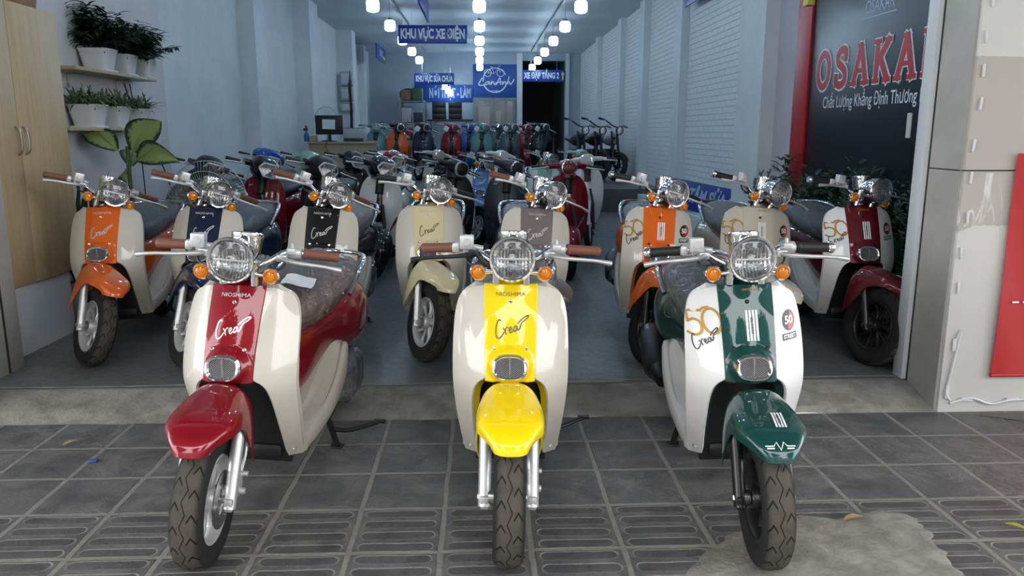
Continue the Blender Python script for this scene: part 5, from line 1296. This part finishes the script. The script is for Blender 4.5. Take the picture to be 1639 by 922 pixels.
rs('dark red scooter with a round chrome headlamp facing straight ahead', (.74, 6.45, F), 0, 1, 0, BERRY, tie=None)
# fourth and fifth rows
rs('black scooter with blue plastic sheeting over its cowl', (-2.32, 8.2, F), 0, 3, 36, BLACKG, SATINBLACK, hexy=True, wrapcowl=BLUEG)
rs('mint green scooter behind the dark red angular one', (-1.88, 8.2, F), 0, 3, 34, MINT, MINT, hexy=True)
rs('black scooter showing only its handlebars above the white scooter', (-1.42, 8.2, F), 0, 3, 34, BLACKG, SATINBLACK, hexy=True)
rs('red and white scooter with a clear angular headlamp', (-.99, 8.1, F), 0, 3, 32, WHITE, BERRY, tie=BERRY, hexy=True)
rs('cream scooter with dark handlebars in the fourth row', (-.62, 10.2, F), 0, 3, 20, IVORY, tie=None)
creascooter('sky blue and white scooter with a chrome headlamp in the fourth row', (-.05, 8.25, F), 0, 4, 34, SKYBLUE, WHITE, stand='side', detail=0, group='two-tone scooters in the middle of the shop')
creascooter('mint and white scooter with amber signals behind the dark red round-lamp scooter', (.72, 9.1, F), 0, 4, 34, MINT, WHITE, stand='side', detail=0, group='two-tone scooters in the middle of the shop')
rs('white moped with a wire-spoked wheel beside the dark red scooter', (1.12, 8.1, F), 0, 2, -14, WHITE, tie=None, moped=True, lights=False)
rs('black moped with a wire front basket and a spoked wheel', (-.46, 8.5, F), 0, 2, -4, BLACKG, tie=None, moped=True, basket=True, lights=False, sc=.92)
rs('white scooter with a grey headlamp in the fifth row, nearest the desk', (-1.20, 10.1, F), 0, 3, 18, WHITE, tie=None)
rs('white scooter in the fifth row behind the slate grey scooter', (.22, 9.9, F), 0, 3, 18, WHITE, tie=SKYBLUE, signals=True)
rs('mint scooter in the fifth row near the brick wall', (1.30, 10.3, F), 0, 3, 18, MINT, tie=None, signals=True)
# raised back row
B = .43
rows = [('soft teal scooter at the left end of the raised back row', -1.97, 14.4, TEAL, None, 8), ('orange scooter second from the left in the raised back row', -1.57, 14.3, ORANGE, SATINBLACK, 32),
        ('navy scooter beside the orange one in the raised back row', -1.09, 14.3, NAVY, None, 32), ('red scooter with a black trim in the raised back row', -.57, 14.3, RED, SATINBLACK, 32),
        ('soft teal scooter with a black trim in the raised back row', -.01, 14.3, TEAL, SATINBLACK, 32), ('grey-green scooter right of the teal one in the raised back row', .52, 14.3, GREYGREEN, SATINBLACK, 32),
        ('black scooter at the right end of the raised back row', 1.10, 14.3, BLACKG, SLATE, 32)]
for lb, x, y, m_, ti, st in rows: rs(lb, (x, y, B), 0, 3, st, m_, SATINBLACK if m_ in (ORANGE, NAVY) else None, tie=ti, tag_card=(m_ is not ORANGE), sc=1.04, emblem=False, group='scooters on the raised back row')
rs('blue scooter peeking out behind the red and teal back-row scooters', (-.28, 16.2, B), 0, 3, 18, BLUEG, sc=1.04, group='scooters behind the raised back row')
rs('grey-green scooter peeking out between the teal and grey-green scooters', (.33, 16.2, B), 0, 3, 18, GREYGREEN, sc=1.04, tie=TEAL, group='scooters behind the raised back row')
rs('red scooter peeking out beside the black back-row scooter', (.93, 16.2, B), 0, 3, 10, RED, sc=1.04, group='scooters behind the raised back row')
rs('black scooter peeking out behind the soft teal one by the desk', (-1.75, 16.2, B), 0, 3, 18, BLACKG, hexy=True, sc=1.04, group='scooters behind the raised back row')
rs('dark scooter peeking out behind the orange back-row scooter', (-1.25, 16.2, B), 0, 3, 18, SLATE, hexy=True, sc=1.04, group='scooters behind the raised back row')
ebike('black electric motorbike with an orange-tinted tank, left of the three upright ones', (1.80, 13.75, B), 4, 30, DARKGREY)
ebike('black electric motorbike in the middle of the three upright ones', (2.12, 13.85, B), 4, 32, SATINBLACK)
ebike('black electric motorbike nearest the brick wall', (2.44, 13.95, B), 4, 32, GREYPL)
